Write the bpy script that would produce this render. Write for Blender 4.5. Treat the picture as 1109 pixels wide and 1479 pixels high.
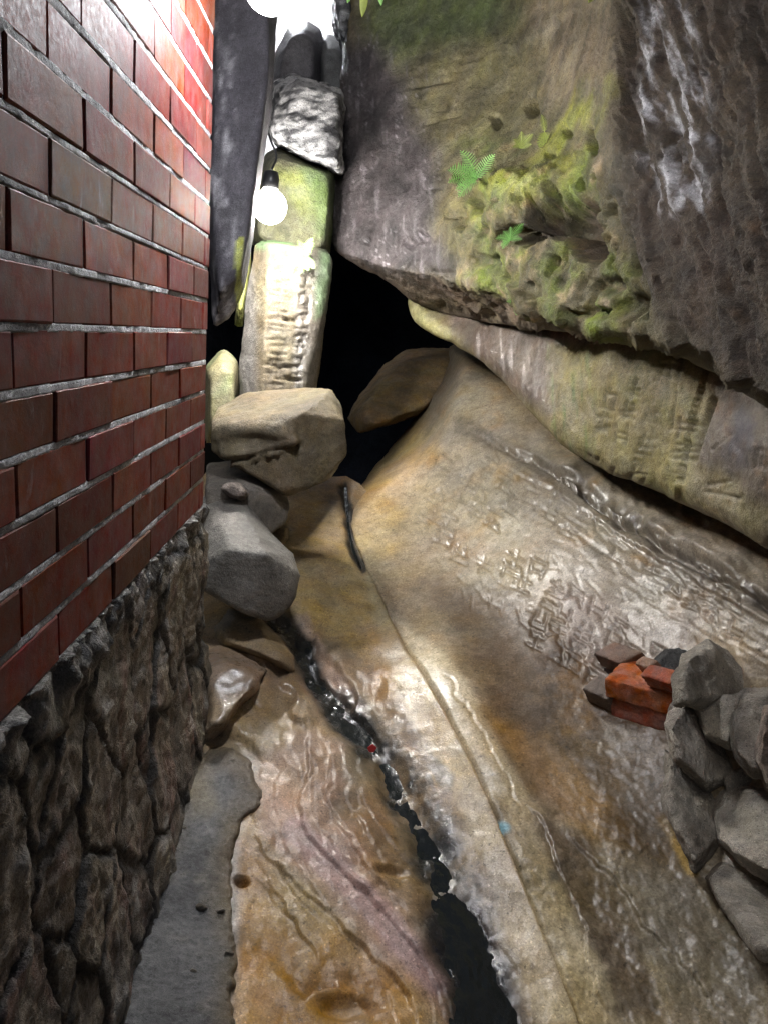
import bpy, bmesh, math, random
import numpy as np
from mathutils import Matrix, Vector

for o in list(bpy.data.objects):
    bpy.data.objects.remove(o)
scene = bpy.context.scene
COL = scene.collection
random.seed(7)

# ------------------------------------------------------------------ camera
W, H, F = 1109.0, 1479.0, 1111.0           # photograph size and focal length in its pixels
CX, CY = W / 2, H / 2
CAM = np.array([0.0, 0.0, 1.25])
along = np.array([-33.0, -255.0, F]); along /= np.linalg.norm(along)      # direction of the brick wall
down = np.array([-350.0, 4500.0, F]); down -= along * (down @ along); down /= np.linalg.norm(down)
right = np.cross(down, along)
R = np.stack([right, along, -down])         # camera axes (x right, y down, z forward) -> world
cam_data = bpy.data.cameras.new('camera')
cam = bpy.data.objects.new('camera', cam_data); COL.objects.link(cam)
cam_data.sensor_fit = 'HORIZONTAL'; cam_data.sensor_width = 36.0
cam_data.lens = 36.0 * F / W
cam_data.clip_start = 0.02; cam_data.clip_end = 400
m3 = np.stack([R @ [1, 0, 0], R @ [0, -1, 0], R @ [0, 0, -1]], axis=1)
mw = Matrix([list(m3[i]) + [CAM[i]] for i in range(3)] + [[0, 0, 0, 1]])
cam.matrix_world = mw
scene.camera = cam

# ------------------------------------------------------------------ sky, sun, exposure
SUN_EL, SUN_AZ = math.radians(55), math.radians(212)   # soft fill light added from above and behind the camera
world = bpy.data.worlds.new('World'); scene.world = world
world.use_nodes = True
wn = world.node_tree
bg = wn.nodes['Background']
sky = wn.nodes.new('ShaderNodeTexSky'); sky.sky_type = 'NISHITA'
sky.sun_disc = False; sky.sun_elevation = SUN_EL; sky.sun_rotation = SUN_AZ
sky.dust_density = 4.0; sky.ozone_density = 1.5
wn.links.new(sky.outputs[0], bg.inputs[0])
bg.inputs[1].default_value = 0.022
sd = bpy.data.lights.new('sun', 'SUN'); sd.energy = 0.40; sd.angle = math.radians(25); sd.color = (1.0, 0.96, 0.9)
sun = bpy.data.objects.new('sun', sd); COL.objects.link(sun)
sdir = Vector((math.sin(SUN_AZ) * math.cos(SUN_EL), math.cos(SUN_AZ) * math.cos(SUN_EL), math.sin(SUN_EL)))
sun.rotation_euler = sdir.to_track_quat('Z', 'Y').to_euler()
scene.view_settings.view_transform = 'Standard'
scene.view_settings.look = 'None'
scene.view_settings.exposure = 0.3
scene.view_settings.gamma = 1.0
scene.view_settings.use_curve_mapping = False
LAMP_A, LAMP_B, LAMP_C = 235.0, 460.0, 300.0   # watts of the three lamps
scene.cycles.max_bounces = 5
scene.cycles.use_denoising = True
scene.cycles.denoising_prefilter = 'NONE'
scene.cycles.sample_clamp_indirect = 3.0
scene.cycles.blur_glossy = 0.4


# ------------------------------------------------------------------ maths helpers
def P(px, py, d):
    """world points at photograph pixels px, py and depth d (metres along the view axis)"""
    px, py, d = np.broadcast_arrays(np.asarray(px, float), np.asarray(py, float), np.asarray(d, float))
    v = np.stack([(px - CX) / F * d, (py - CY) / F * d, d], axis=-1)
    return v @ R.T + CAM


def to_px(p):
    v = (np.asarray(p) - CAM) @ R
    return v[..., 0] / v[..., 2] * F + CX, v[..., 1] / v[..., 2] * F + CY, v[..., 2]


_perm = np.random.RandomState(3).permutation(256)
_perm = np.concatenate([_perm, _perm, _perm])
_g = np.random.RandomState(4).normal(size=(256, 3)); _g /= np.linalg.norm(_g, axis=1)[:, None]


def perlin(p):
    i = np.floor(p).astype(int); f = p - i; i &= 255
    u = f * f * f * (f * (f * 6 - 15) + 10)
    out = 0
    for dx in (0, 1):
        wx = u[:, 0] if dx else 1 - u[:, 0]
        for dy in (0, 1):
            wy = u[:, 1] if dy else 1 - u[:, 1]
            for dz in (0, 1):
                wz = u[:, 2] if dz else 1 - u[:, 2]
                h = _perm[_perm[_perm[i[:, 0] + dx] + i[:, 1] + dy] + (i[:, 2] + dz) % 256]
                g = _g[h]
                out = out + wx * wy * wz * ((f[:, 0] - dx) * g[:, 0] + (f[:, 1] - dy) * g[:, 1] + (f[:, 2] - dz) * g[:, 2])
    return out * 1.6


def fbm(p, s=1.0, octv=4, gain=0.5, off=0.0, ridged=False):
    p = np.asarray(p, float) * s + off
    a, t, tot = 1.0, 0.0, 0.0
    for _ in range(octv):
        n = perlin(p)
        if ridged:
            n = 1 - 2 * np.abs(n)
        t = t + a * n; tot += a; a *= gain; p = p * 2.03 + 17.3
    return t / tot


def worley(p, s=1.0, off=0.0):
    """F1, F2 and a random number per cell"""
    p = np.asarray(p, float) * s + off
    i = np.floor(p).astype(int)
    f1 = np.full(len(p), 9.0); f2 = f1.copy(); idc = np.zeros(len(p))
    for dx in (-1, 0, 1):
        for dy in (-1, 0, 1):
            for dz in (-1, 0, 1):
                c = i + [dx, dy, dz]; cc = c & 255
                h = _perm[_perm[_perm[cc[:, 0]] + cc[:, 1]] + cc[:, 2]]
                j = np.stack([_perm[h], _perm[h + 71], _perm[h + 153]], -1) / 255.0
                d = np.linalg.norm(c + j - p, axis=1)
                m = d < f1
                f2 = np.where(m, f1, np.minimum(f2, d)); idc = np.where(m, h / 255.0, idc); f1 = np.where(m, d, f1)
    return f1, f2, idc


def sstep(a, b, x):
    t = np.clip((x - a) / (b - a + 1e-12), 0, 1)
    return t * t * (3 - 2 * t)


def tps(ctrl, smooth=0.0):
    c = np.array(ctrl, float); xy = c[:, :2] / 500.0; n = len(c)

    def k(r2):
        return 0.5 * r2 * np.log(r2 + 1e-12)
    A = np.zeros((n + 3, n + 3))
    A[:n, :n] = k(((xy[:, None] - xy[None]) ** 2).sum(-1)) + smooth * np.eye(n)
    A[:n, n] = 1; A[:n, n + 1:] = xy; A[n, :n] = 1; A[n + 1:, :n] = xy.T
    w = np.linalg.solve(A, np.concatenate([c[:, 2], np.zeros(3)]))

    def ev(px, py):
        q = np.stack([np.asarray(px, float).ravel(), np.asarray(py, float).ravel()], -1) / 500.0
        out = np.empty(len(q))
        for s in range(0, len(q), 20000):
            b = q[s:s + 20000]
            out[s:s + 20000] = k(((b[:, None] - xy[None]) ** 2).sum(-1)) @ w[:n] + w[n] + b @ w[n + 1:]
        return out
    return ev


def seg_dist(px, py, poly, closed=False):
    """distance to a polyline, signed side (cross product sign) of the nearest segment, arc position 0..1, nearest point"""
    poly = np.array(poly, float)
    pts = list(zip(poly, np.roll(poly, -1, 0))) if closed else list(zip(poly[:-1], poly[1:]))
    L = [np.hypot(*(b - a)) for a, b in pts]; tot = sum(L); acc = 0
    best = np.full(px.shape, 1e9); side = np.zeros(px.shape); arc = np.zeros(px.shape)
    nx = np.zeros(px.shape); ny = np.zeros(px.shape)
    for (a, b), l in zip(pts, L):
        e = (b - a) / max(l, 1e-9)
        t = np.clip((px - a[0]) * e[0] + (py - a[1]) * e[1], 0, l)
        qx, qy = a[0] + e[0] * t, a[1] + e[1] * t
        d = np.hypot(px - qx, py - qy)
        m = d < best
        best = np.where(m, d, best)
        side = np.where(m, np.sign(e[0] * (py - a[1]) - e[1] * (px - a[0])), side)
        arc = np.where(m, (acc + t) / tot, arc)
        nx = np.where(m, qx, nx); ny = np.where(m, qy, ny)
        acc += l
    return best, side, arc, nx, ny


def inside(px, py, poly):
    poly = np.array(poly, float); r = np.zeros(px.shape, bool)
    for a, b in zip(poly, np.roll(poly, -1, 0)):
        c = ((a[1] > py) != (b[1] > py)) & (px < (b[0] - a[0]) * (py - a[1]) / (b[1] - a[1] + 1e-12) + a[0])
        r ^= c
    return r


def sdf(px, py, poly):
    d = seg_dist(px, py, poly, True)[0]
    return np.where(inside(px, py, poly), d, -d)


def chaikin(poly, n=2, closed=True):
    p = np.array(poly, float)
    for _ in range(n):
        if closed:
            q = np.roll(p, -1, 0)
            p = np.stack([p * .75 + q * .25, p * .25 + q * .75], 1).reshape(-1, 2)
        else:
            a, b = p[:-1], p[1:]
            p = np.concatenate([p[:1], np.stack([a * .75 + b * .25, a * .25 + b * .75], 1).reshape(-1, 2), p[-1:]])
    return p


class Paint:
    """stains and stone colours laid out over a surface; warped by noise so that their edges are natural"""
    def __init__(self, px, py, p, warp=9.0, scale=5.0):
        self.p = p
        self.px = px + warp * fbm(p, scale, 4, .6, 3.1); self.py = py + warp * fbm(p, scale, 4, .6, 31.7)
        n = len(px)
        self.c = np.zeros((n, 3)); self.w = np.zeros(n)

    def base(self, col, wet=0.0):
        self.c[:] = col; self.w[:] = wet

    def mix(self, m, col=None, wet=None):
        m = np.clip(m, 0, 1)
        if col is not None:
            self.c = self.c * (1 - m[:, None]) + np.array(col) * m[:, None]
        if wet is not None:
            self.w = self.w * (1 - m) + wet * m

    def poly(self, poly, feather, col=None, s=1.0, wet=None, tex=None):
        m = sstep(-feather, feather, sdf(self.px, self.py, poly)) * s
        self.mix(m if tex is None else m * tex, col, wet)

    def line(self, poly, width, col=None, s=1.0, wet=None, tex=None):
        d = seg_dist(self.px, self.py, poly)[0]
        m = (1 - sstep(width * .4, width, d)) * s
        self.mix(m if tex is None else m * tex, col, wet)

    def noise(self, scale, lo, hi, col=None, s=1.0, wet=None, octv=4, off=0.0, stretch=(1, 1, 1)):
        m = sstep(lo, hi, fbm(self.p * np.array(stretch), scale, octv, .55, off)) * s
        self.mix(m, col, wet)


# ------------------------------------------------------------------ object helpers
def link(o, parent=None):
    COL.objects.link(o)
    if parent is not None:
        o.parent = parent
    return o


def tag(o, label=None, cat=None, group=None, kind=None):
    if label: o['label'] = label
    if cat: o['category'] = cat
    if group: o['group'] = group
    if kind: o['kind'] = kind
    return o


def empty(name, loc, label, cat, group=None):
    o = bpy.data.objects.new(name, None); o.location = loc; o.empty_display_size = .05
    link(o); return tag(o, label, cat, group)


def mesh_obj(name, verts, faces, mat, col=None, wet=None, parent=None, smooth=True):
    me = bpy.data.meshes.new(name)
    verts = np.asarray(verts, float)
    if isinstance(faces, np.ndarray):
        me.vertices.add(len(verts)); me.vertices.foreach_set('co', verts.ravel())
        k = faces.shape[1]
        me.loops.add(faces.size); me.loops.foreach_set('vertex_index', faces.ravel().astype(np.int32))
        me.polygons.add(len(faces)); me.polygons.foreach_set('loop_start', np.arange(0, faces.size, k, dtype=np.int32))
        me.update(calc_edges=True)
    else:
        me.from_pydata([tuple(v) for v in verts], [], [tuple(f) for f in faces])
    me.validate()
    if col is not None:
        a = me.attributes.new('Col', 'FLOAT_COLOR', 'POINT')
        rgba = np.ones((len(verts), 4)); rgba[:, :3] = np.clip(col, 0.001, 1)
        a.data.foreach_set('color', rgba.ravel())
        b = me.attributes.new('Wet', 'FLOAT', 'POINT')
        b.data.foreach_set('value', np.clip(np.zeros(len(verts)) if wet is None else wet, 0, 1))
    if smooth:
        me.polygons.foreach_set('use_smooth', np.ones(len(me.polygons), bool))
    if mat: me.materials.append(mat)
    o = bpy.data.objects.new(name, me)
    link(o)
    if parent is not None:
        o.parent = parent
        o.matrix_parent_inverse = Matrix.Translation(-parent.location)
    return o


def vnormals(v, faces):
    if faces.shape[1] == 4:
        n = np.cross(v[faces[:, 2]] - v[faces[:, 0]], v[faces[:, 3]] - v[faces[:, 1]])
    else:
        n = np.cross(v[faces[:, 1]] - v[faces[:, 0]], v[faces[:, 2]] - v[faces[:, 0]])
    out = np.zeros_like(v)
    for k in range(faces.shape[1]):
        np.add.at(out, faces[:, k], n)
    return out / (np.linalg.norm(out, axis=1)[:, None] + 1e-12)


def sheet(name, outline, depth, mat, step=3.0, rnd=None, thick=None, disp=None, paint=None, parent=None, smooth_outline=2, ragged=0.0):
    """a solid rock: a front surface over an outline with its own distance field, closed by a back at `thick` metres behind.
    depth(px,py)->m ; rnd=(width px, metres) rounds the rim ; disp(px,py,p)->metres along the normal ; paint(px,py,p)->colour, wet"""
    ol = chaikin(outline, smooth_outline) if smooth_outline else np.array(outline, float)
    if ragged:
        fine = []
        for a, b in zip(ol, np.roll(ol, -1, 0)):
            k = max(1, int(np.hypot(*(b - a)) / 4))
            fine += [a + (b - a) * i / k for i in range(k)]
        ol = np.array(fine); q3 = np.concatenate([ol, ol[:, :1] * 0], 1)
        ol = ol + ragged * np.stack([fbm(q3, .03, 4, .6, 1.5), fbm(q3, .03, 4, .6, 41.5)], -1)
    x0, y0 = ol.min(0) - step * 2; x1, y1 = ol.max(0) + step * 2
    gx, gy = np.meshgrid(np.arange(x0, x1, step), np.arange(y0, y1, step))
    ny, nx = gx.shape
    px, py = gx.ravel(), gy.ravel()
    ins = inside(px, py, ol).reshape(ny, nx)
    cell = ins[:-1, :-1] | ins[1:, :-1] | ins[:-1, 1:] | ins[1:, 1:]
    j, i = np.nonzero(cell)
    a = j * nx + i
    q = np.stack([a, a + nx, a + nx + 1, a + 1], -1)           # faces towards the camera
    used = np.unique(q); remap = np.full(nx * ny, -1); remap[used] = np.arange(len(used))
    q = remap[q]; px, py = px[used].copy(), py[used].copy(); insf = ins.ravel()[used]
    d, _, _, nxp, nyp = seg_dist(px, py, ol, True)
    px = np.where(insf, px, nxp); py = np.where(insf, py, nyp); d = np.where(insf, d, 0.0)
    z = depth(px, py)
    rim = 0
    if rnd is not None:
        w = rnd[0](px, py) if callable(rnd[0]) else rnd[0]
        amt = rnd[1](px, py) if callable(rnd[1]) else rnd[1]
        t = np.clip(d / w, 0, 1)
        rim = amt * (1 - np.sqrt(np.clip(1 - (1 - t) ** 2, 0, 1)))
        z = z + rim
    p = P(px, py, z)
    n = vnormals(p, q)
    if disp is not None:
        edge = sstep(0, 6, d)
        p = p + n * (disp(px, py, p) * (edge if thick is not None else 1))[:, None]
    col = wet = None
    if paint is not None:
        col, wet = paint(px, py, p)
    verts, faces = p, q
    if thick is not None:
        N = len(p)
        tb = np.sqrt(np.clip(1 - (1 - np.clip(d / (rnd[2] if rnd and len(rnd) > 2 else 60.0), 0, 1)) ** 2, 0, 1))
        back = P(px, py, z + 0.02 + thick * tb)
        # boundary edges of the front grid
        e = np.concatenate([q[:, [k, (k + 1) % 4]] for k in range(4)])
        key = np.minimum(e[:, 0], e[:, 1]).astype(np.int64) * N + np.maximum(e[:, 0], e[:, 1])
        _, inv, cnt = np.unique(key, return_inverse=True, return_counts=True)
        be = e[cnt[inv] == 1]
        side = np.stack([be[:, 1], be[:, 0], be[:, 0] + N, be[:, 1] + N], -1)
        verts = np.concatenate([p, back]); faces = np.concatenate([q, q[:, ::-1] + N, side])
        if col is not None:
            col = np.concatenate([col, col]); wet = np.concatenate([wet, wet * .3])
    return mesh_obj(name, verts, faces, mat, col, wet, parent)


def remeshed(bm, voxel, smooth_it, smooth_fac=.5):
    me = bpy.data.meshes.new('tmp'); bm.to_mesh(me); bm.free()
    o = bpy.data.objects.new('tmp', me); COL.objects.link(o)
    r = o.modifiers.new('r', 'REMESH'); r.mode = 'VOXEL'; r.voxel_size = voxel
    if smooth_it:
        s = o.modifiers.new('s', 'SMOOTH'); s.iterations = smooth_it; s.factor = smooth_fac
    dg = bpy.context.evaluated_depsgraph_get(); dg.update()
    ev = o.evaluated_get(dg); m2 = ev.to_mesh()
    v = np.empty(len(m2.vertices) * 3); m2.vertices.foreach_get('co', v); v = v.reshape(-1, 3)
    nf = len(m2.polygons)
    f = np.empty(nf * 4, np.int32); m2.loops.foreach_get('vertex_index', f); f = f.reshape(-1, 4)
    ev.to_mesh_clear()
    bpy.data.objects.remove(o); bpy.data.meshes.remove(me)
    return v, f


def hull(name, pts, mat, voxel=.012, smooth=6, disp=None, paint=None, parent=None):
    """a rock grown from the convex hull of 3-D points, its edges worn round, then roughened"""
    bm = bmesh.new()
    for p in pts: bm.verts.new(tuple(p))
    r = bmesh.ops.convex_hull(bm, input=bm.verts[:])
    bmesh.ops.delete(bm, geom=[g for g in set(r['geom_interior']) | set(r['geom_unused']) if isinstance(g, bmesh.types.BMVert)], context='VERTS')
    bmesh.ops.recalc_face_normals(bm, faces=bm.faces[:])
    v, f = remeshed(bm, voxel, smooth)
    n = vnormals(v, f)
    px, py, _ = to_px(v)
    if disp is not None:
        v = v + n * disp(px, py, v)[:, None]
    col = wet = None
    if paint is not None:
        col, wet = paint(px, py, v)
    return mesh_obj(name, v, f, mat, col, wet, parent)


def poly_pts(poly, d, t, tilt=(0, 0), front=.62, back=.75, bulge=.45):
    """front rim, middle outline and back of a boulder whose silhouette is `poly`; tilt = metres of depth per 100 px in x and y"""
    poly = np.array(poly, float); c = (poly.min(0) + poly.max(0)) / 2; grow = 1 + 3.0 / np.sqrt(np.prod(np.ptp(poly, axis=0)))
    poly = c + (poly - c) * grow
    out = []
    for s, dz in ((front, 0.0), (1.0, t * bulge), (back, t)):
        q = c + (poly - c) * s
        dd = d + dz + (q[:, 0] - c[0]) / 100 * tilt[0] + (q[:, 1] - c[1]) / 100 * tilt[1]
        out.append(P(q[:, 0], q[:, 1], dd))
    return np.concatenate(out)


def rough(amp, s, off=0.0, fine=.25):
    def f(px, py, p):
        return amp * (fbm(p, s, 4, .5, off) + fine * fbm(p, s * 5, 3, .6, off + 9))
    return f


def grooves(px, py, segs, depth, width):
    """carved strokes: deepest of all the strokes at each point (px units)"""
    out = np.zeros(len(px))
    for (x0, y0, x1, y1) in segs:
        m = (px > min(x0, x1) - 4 * width) & (px < max(x0, x1) + 4 * width) & (py > min(y0, y1) - 4 * width) & (py < max(y0, y1) + 4 * width)
        if not m.any(): continue
        k = np.nonzero(m)[0]
        dd = seg_dist(px[k], py[k], [(x0, y0), (x1, y1)])[0]
        out[k] = np.minimum(out[k], -depth * np.exp(-(dd / width) ** 2))
    return out


def glyph(cx, cy, w, h, u, v, rng):
    """strokes of one worn, carved character in a cell with axes u, v"""
    segs = []
    def ad(a, b):
        a = (a[0] + rng.uniform(-.12, .12), a[1] + rng.uniform(-.1, .1)); b = (b[0] + rng.uniform(-.12, .12), b[1] + rng.uniform(-.1, .1))
        segs.append((cx + a[0] * w * u[0] + a[1] * h * v[0], cy + a[0] * w * u[1] + a[1] * h * v[1],
                     cx + b[0] * w * u[0] + b[1] * h * v[0], cy + b[0] * w * u[1] + b[1] * h * v[1]))
    k = rng.randint(0, 5)
    for y in sorted(rng.sample([-.4, -.2, 0, .2, .4], rng.randint(2, 3))):
        ad((-.38, y), (.38, y))
    if k in (0, 2): ad((0, -.45), (0, .45))
    if k in (1, 3): ad((-.35, -.4), (-.35, .4)); ad((.35, -.4), (.35, .4))
    if k in (2, 4): ad((-.05, 0), (-.4, .45)); ad((.05, 0), (.4, .45))
    if k == 5: ad((-.2, -.4), (-.3, .4)); ad((.15, -.45), (.2, .2))
    return segs


# ------------------------------------------------------------------ materials
def nodes(name):
    m = bpy.data.materials.new(name); m.use_nodes = True
    nt = m.node_tree
    return m, nt, nt.nodes['Principled BSDF']


def rock_mat(name, s1=7.0, s2=45.0, var=(.62, 1.4), bump=.55, dist=.012, rough_dry=.8, rough_wet=.24, pits=.0, coat=1.0,
             stretch=(1, 1, 1), spec=.3, fine=1.0, coat_rough=.3, speck=1.0, chalk=0.0):
    m, nt, b = nodes(name)
    N, L = nt.nodes.new, nt.links.new
    tc = N('ShaderNodeTexCoord')
    mp = N('ShaderNodeMapping'); mp.inputs['Scale'].default_value = stretch
    L(tc.outputs['Object'], mp.inputs[0])

    def noise(scale, detail, rough=.6, dis=0.0, vec=mp):
        n = N('ShaderNodeTexNoise'); n.inputs['Scale'].default_value = scale; n.inputs['Detail'].default_value = detail
        n.inputs['Roughness'].default_value = rough; n.inputs['Distortion'].default_value = dis
        L(vec.outputs[0], n.inputs['Vector']); return n

    def rng(src, a, bb, c, d):
        r = N('ShaderNodeMapRange'); r.inputs[1].default_value = a; r.inputs[2].default_value = bb
        r.inputs[3].default_value = c; r.inputs[4].default_value = d
        L(src, r.inputs[0]); return r.outputs[0]

    def mul(a, bb, op='MULTIPLY'):
        x = N('ShaderNodeMath'); x.operation = op
        for k, q in enumerate((a, bb)):
            if isinstance(q, (int, float)): x.inputs[k].default_value = q
            else: L(q, x.inputs[k])
        return x.outputs[0]
    mp2 = N('ShaderNodeMapping'); mp2.inputs['Location'].default_value = (3.1, 7.7, 1.3); mp2.inputs['Scale'].default_value = stretch
    L(tc.outputs['Object'], mp2.inputs[0])
    at = N('ShaderNodeAttribute'); at.attribute_name = 'Col'
    wt = N('ShaderNodeAttribute'); wt.attribute_name = 'Wet'
    n1 = noise(s1, 9, .62, .4); n2 = noise(s2, 8, .72); n3 = noise(s2 * 6, 4, .7)
    v = mul(rng(n1.outputs[0], .32, .68, var[0], var[1]), rng(n2.outputs[0], .3, .7, .72, 1.25))
    v = mul(v, rng(n3.outputs[0], .3, .7, .62, 1.36))
    sp = noise(s2 * 2.6, 3, .7)
    v = mul(v, rng(sp.outputs[0], .60, .68, 1.0, 1 - .5 * speck))          # dark grains
    sp2 = noise(s2 * 3.7, 2, .6, 0, mp2)
    v = mul(v, rng(sp2.outputs[0], .64, .72, 1.0, 1 + .7 * speck))          # pale grains
    vm = N('ShaderNodeVectorMath'); vm.operation = 'SCALE'
    L(at.outputs['Color'], vm.inputs[0]); L(v, vm.inputs['Scale'])
    hs = N('ShaderNodeHueSaturation')                            # slight drift of hue between patches
    L(vm.outputs[0], hs.inputs['Color'])
    L(rng(noise(s1 * .6, 4).outputs[0], .3, .7, .485, .515), hs.inputs['Hue'])
    L(rng(noise(s1 * 1.7, 5).outputs[0], .3, .7, .75, 1.2), hs.inputs['Saturation'])
    if chalk:                                                    # lime bloom and scuffs
        st = N('ShaderNodeMapping'); st.inputs['Scale'].default_value = (1, 1.0, .28); L(tc.outputs['Object'], st.inputs[0])
        c1 = noise(26, 5, .65, 1.5, st); c2 = noise(5, 3)
        mk = mul(mul(rng(c1.outputs[0], .60, .74, 0, 1), rng(c2.outputs[0], .45, .62, 0, 1)), chalk)
        mx = N('ShaderNodeMix'); mx.data_type = 'RGBA'; mx.inputs['B'].default_value = (.34, .27, .27, 1)
        L(mk, mx.inputs['Factor']); L(hs.outputs[0], mx.inputs['A']); L(mx.outputs['Result'], b.inputs['Base Color'])
    else:
        L(hs.outputs[0], b.inputs['Base Color'])
    r = mul(rng(wt.outputs['Fac'], 0, 1, rough_dry, rough_wet), rng(n2.outputs[0], .3, .7, .75, 1.3))
    L(r, b.inputs['Roughness'])
    b.inputs['Specular IOR Level'].default_value = spec
    film = mul(rng(n2.outputs[0], .40, .62, .25, 1.1), rng(n3.outputs[0], .35, .6, .5, 1.1))       # the wet film is broken up by the grain
    L(mul(mul(wt.outputs['Fac'], film), coat), b.inputs['Coat Weight'])
    b.inputs['Coat IOR'].default_value = 1.85
    b.inputs['Coat Roughness'].default_value = coat_rough
    h = mul(n1.outputs[0], mul(n2.outputs[0], .35), 'ADD')
    h = mul(h, mul(n3.outputs[0], .12 * fine), 'ADD')
    if pits:
        vo = N('ShaderNodeTexVoronoi'); vo.inputs['Scale'].default_value = s2 * .8
        L(mp.outputs[0], vo.inputs['Vector'])
        h = mul(h, mul(rng(vo.outputs['Distance'], 0, .45, 0, 1), pits), 'ADD')
    bp = N('ShaderNodeBump'); bp.inputs['Strength'].default_value = bump; bp.inputs['Distance'].default_value = dist * 4
    L(h, bp.inputs['Height'])
    L(bp.outputs[0], b.inputs['Normal'])
    bc = N('ShaderNodeBump'); bc.inputs['Strength'].default_value = bump * .5; bc.inputs['Distance'].default_value = dist * 3
    L(mul(mul(n2.outputs[0], .14), mul(n3.outputs[0], .26), 'ADD'), bc.inputs['Height'])
    L(bc.outputs[0], b.inputs['Coat Normal'])
    return m


M_floor = rock_mat('wet bedrock', 6, 38, (.6, 1.4), .32, .006, coat_rough=.24)
M_slab = rock_mat('wet sandstone', 4, 30, (.68, 1.35), .14, .005, rough_wet=.36, coat_rough=.34)
M_dark = rock_mat('black cave rock', 5, 40, (.7, 1.3), .6, .01, spec=.0, coat=0)
M_dry = rock_mat('boulder sandstone', 8, 50, (.65, 1.35), .6, .008)
M_moss = rock_mat('mossy weathered rock', 9, 55, (.45, 1.6), 1.0, .010)
M_grit = rock_mat('gritty rubble stone', 12, 70, (.6, 1.45), 1.0, .013, coat=.3, speck=1.3)
M_foot = rock_mat('old footing stone', 10, 50, (.45, 1.6), 1.0, .010)
M_cem = rock_mat('cement', 9, 80, (.7, 1.25), .7, .007, coat=.6)
M_brick = rock_mat('glazed red brick', 16, 120, (.75, 1.25), .2, .002, rough_dry=.62, rough_wet=.3, coat=0, spec=.16, speck=.35, chalk=.6)
M_clay = rock_mat('red clay brick', 18, 90, (.7, 1.3), .5, .004, rough_dry=.75, coat=.3)
M_mortar = rock_mat('rough mortar', 25, 140, (.6, 1.3), 1.0, .006, rough_dry=.85, coat=0)


def plain(name, col, rough=.5, metal=0.0, emit=0.0, ecol=(1, 1, 1), trans=0.0):
    m, nt, b = nodes(name)
    b.inputs['Base Color'].default_value = (*col, 1); b.inputs['Roughness'].default_value = rough; b.inputs['Metallic'].default_value = metal
    if emit:
        b.inputs['Emission Color'].default_value = (*ecol, 1); b.inputs['Emission Strength'].default_value = emit
    if trans: b.inputs['Transmission Weight'].default_value = trans
    if not emit:
        n = nt.nodes.new('ShaderNodeTexNoise'); n.inputs['Scale'].default_value = 60; n.inputs['Detail'].default_value = 5
        tc = nt.nodes.new('ShaderNodeTexCoord'); nt.links.new(tc.outputs['Object'], n.inputs['Vector'])
        mx = nt.nodes.new('ShaderNodeMix'); mx.data_type = 'RGBA'
        mx.inputs['A'].default_value = (*[c * .7 for c in col], 1); mx.inputs['B'].default_value = (*[min(1, c * 1.25) for c in col], 1)
        nt.links.new(n.outputs[0], mx.inputs['Factor']); nt.links.new(mx.outputs['Result'], b.inputs['Base Color'])
    return m


# ------------------------------------------------------------------ floor: one distance field shared by ground and slab
BASE = tps([
    (497, 690, 3.35), (440, 740, 3.08), (400, 820, 2.70), (340, 900, 2.36), (560, 900, 2.50), (460, 930, 2.40), (305, 1000, 2.14),
    (300, 1100, 1.93), (380, 1060, 2.02), (560, 1100, 1.98), (640, 1050, 2.06), (470, 1250, 1.68), (650, 1300, 1.62), (350, 1300, 1.58),
    (250, 1479, 1.30), (480, 1479, 1.36), (720, 1479, 1.40), (700, 1170, 1.83), (900, 1300, 1.62), (1109, 1479, 1.38), (1000, 1250, 1.66),
    (880, 1040, 1.98), (1109, 1150, 1.66), (700, 900, 2.42), (800, 950, 2.20), (620, 750, 2.98), (700, 700, 2.96), (800, 760, 2.58),
    (900, 850, 2.25), (1000, 870, 2.06), (1109, 900, 1.82), (1000, 780, 2.22), (850, 680, 2.75), (720, 590, 3.30), (648, 510, 3.90),
    (560, 620, 3.60), (1109, 800, 2.0), (1300, 1000, 1.55), (1300, 1700, 1.10), (0, 1100, 1.95), (-150, 1479, 1.36), (700, 1700, 1.16),
    (250, 1700, 1.10), (1000, 600, 3.1), (1300, 700, 2.0), (300, 700, 3.2), (150, 800, 2.9), (400, 620, 3.7), (640, 420, 5.0), (400, 450, 5.2)])

SLAB = [(650, 497), (643, 526), (626, 562), (600, 600), (570, 640), (540, 676), (516, 706), (506, 735), (508, 768), (520, 800), (545, 850), (560, 890),
        (583, 940), (612, 985), (650, 1050), (680, 1110), (706, 1165), (735, 1240), (772, 1330), (815, 1430), (900, 1640), (1400, 1640), (1400, 560),
        (1109, 560), (900, 540), (760, 500), (680, 488)]
CRACK = SLAB[5:20]


def d_base(px, py):
    return BASE(px, py)


def ledge(px, py, poly, h, soft, sharp=3.0, fade=.12):
    """a broken edge of a rock layer: raised by h on its left-hand side, fading over `soft` px, a sharp drop on the other"""
    q3 = np.stack([px, py, 0 * px], -1)
    px = px + 12 * fbm(q3, .022, 5, .7, 61.0); py = py + 12 * fbm(q3, .022, 5, .7, 67.0)
    d, s, t, _, _ = seg_dist(px, py, poly)
    f = sstep(0, fade, t) * sstep(1, 1 - fade, t) * (.75 + .9 * fbm(q3, .02, 3, .5, 71.0))
    up = np.exp(-(d / soft) ** 1.2)
    return h * f * np.where(s < 0, up, up * (1 - sstep(0, sharp, d)))


def groove(px, py, poly, depth, width, fade=.08):
    d, s, t, _, _ = seg_dist(px, py, poly)
    return -depth * np.exp(-(d / width) ** 2) * sstep(0, fade, t) * sstep(1, 1 - fade, t)


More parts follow.
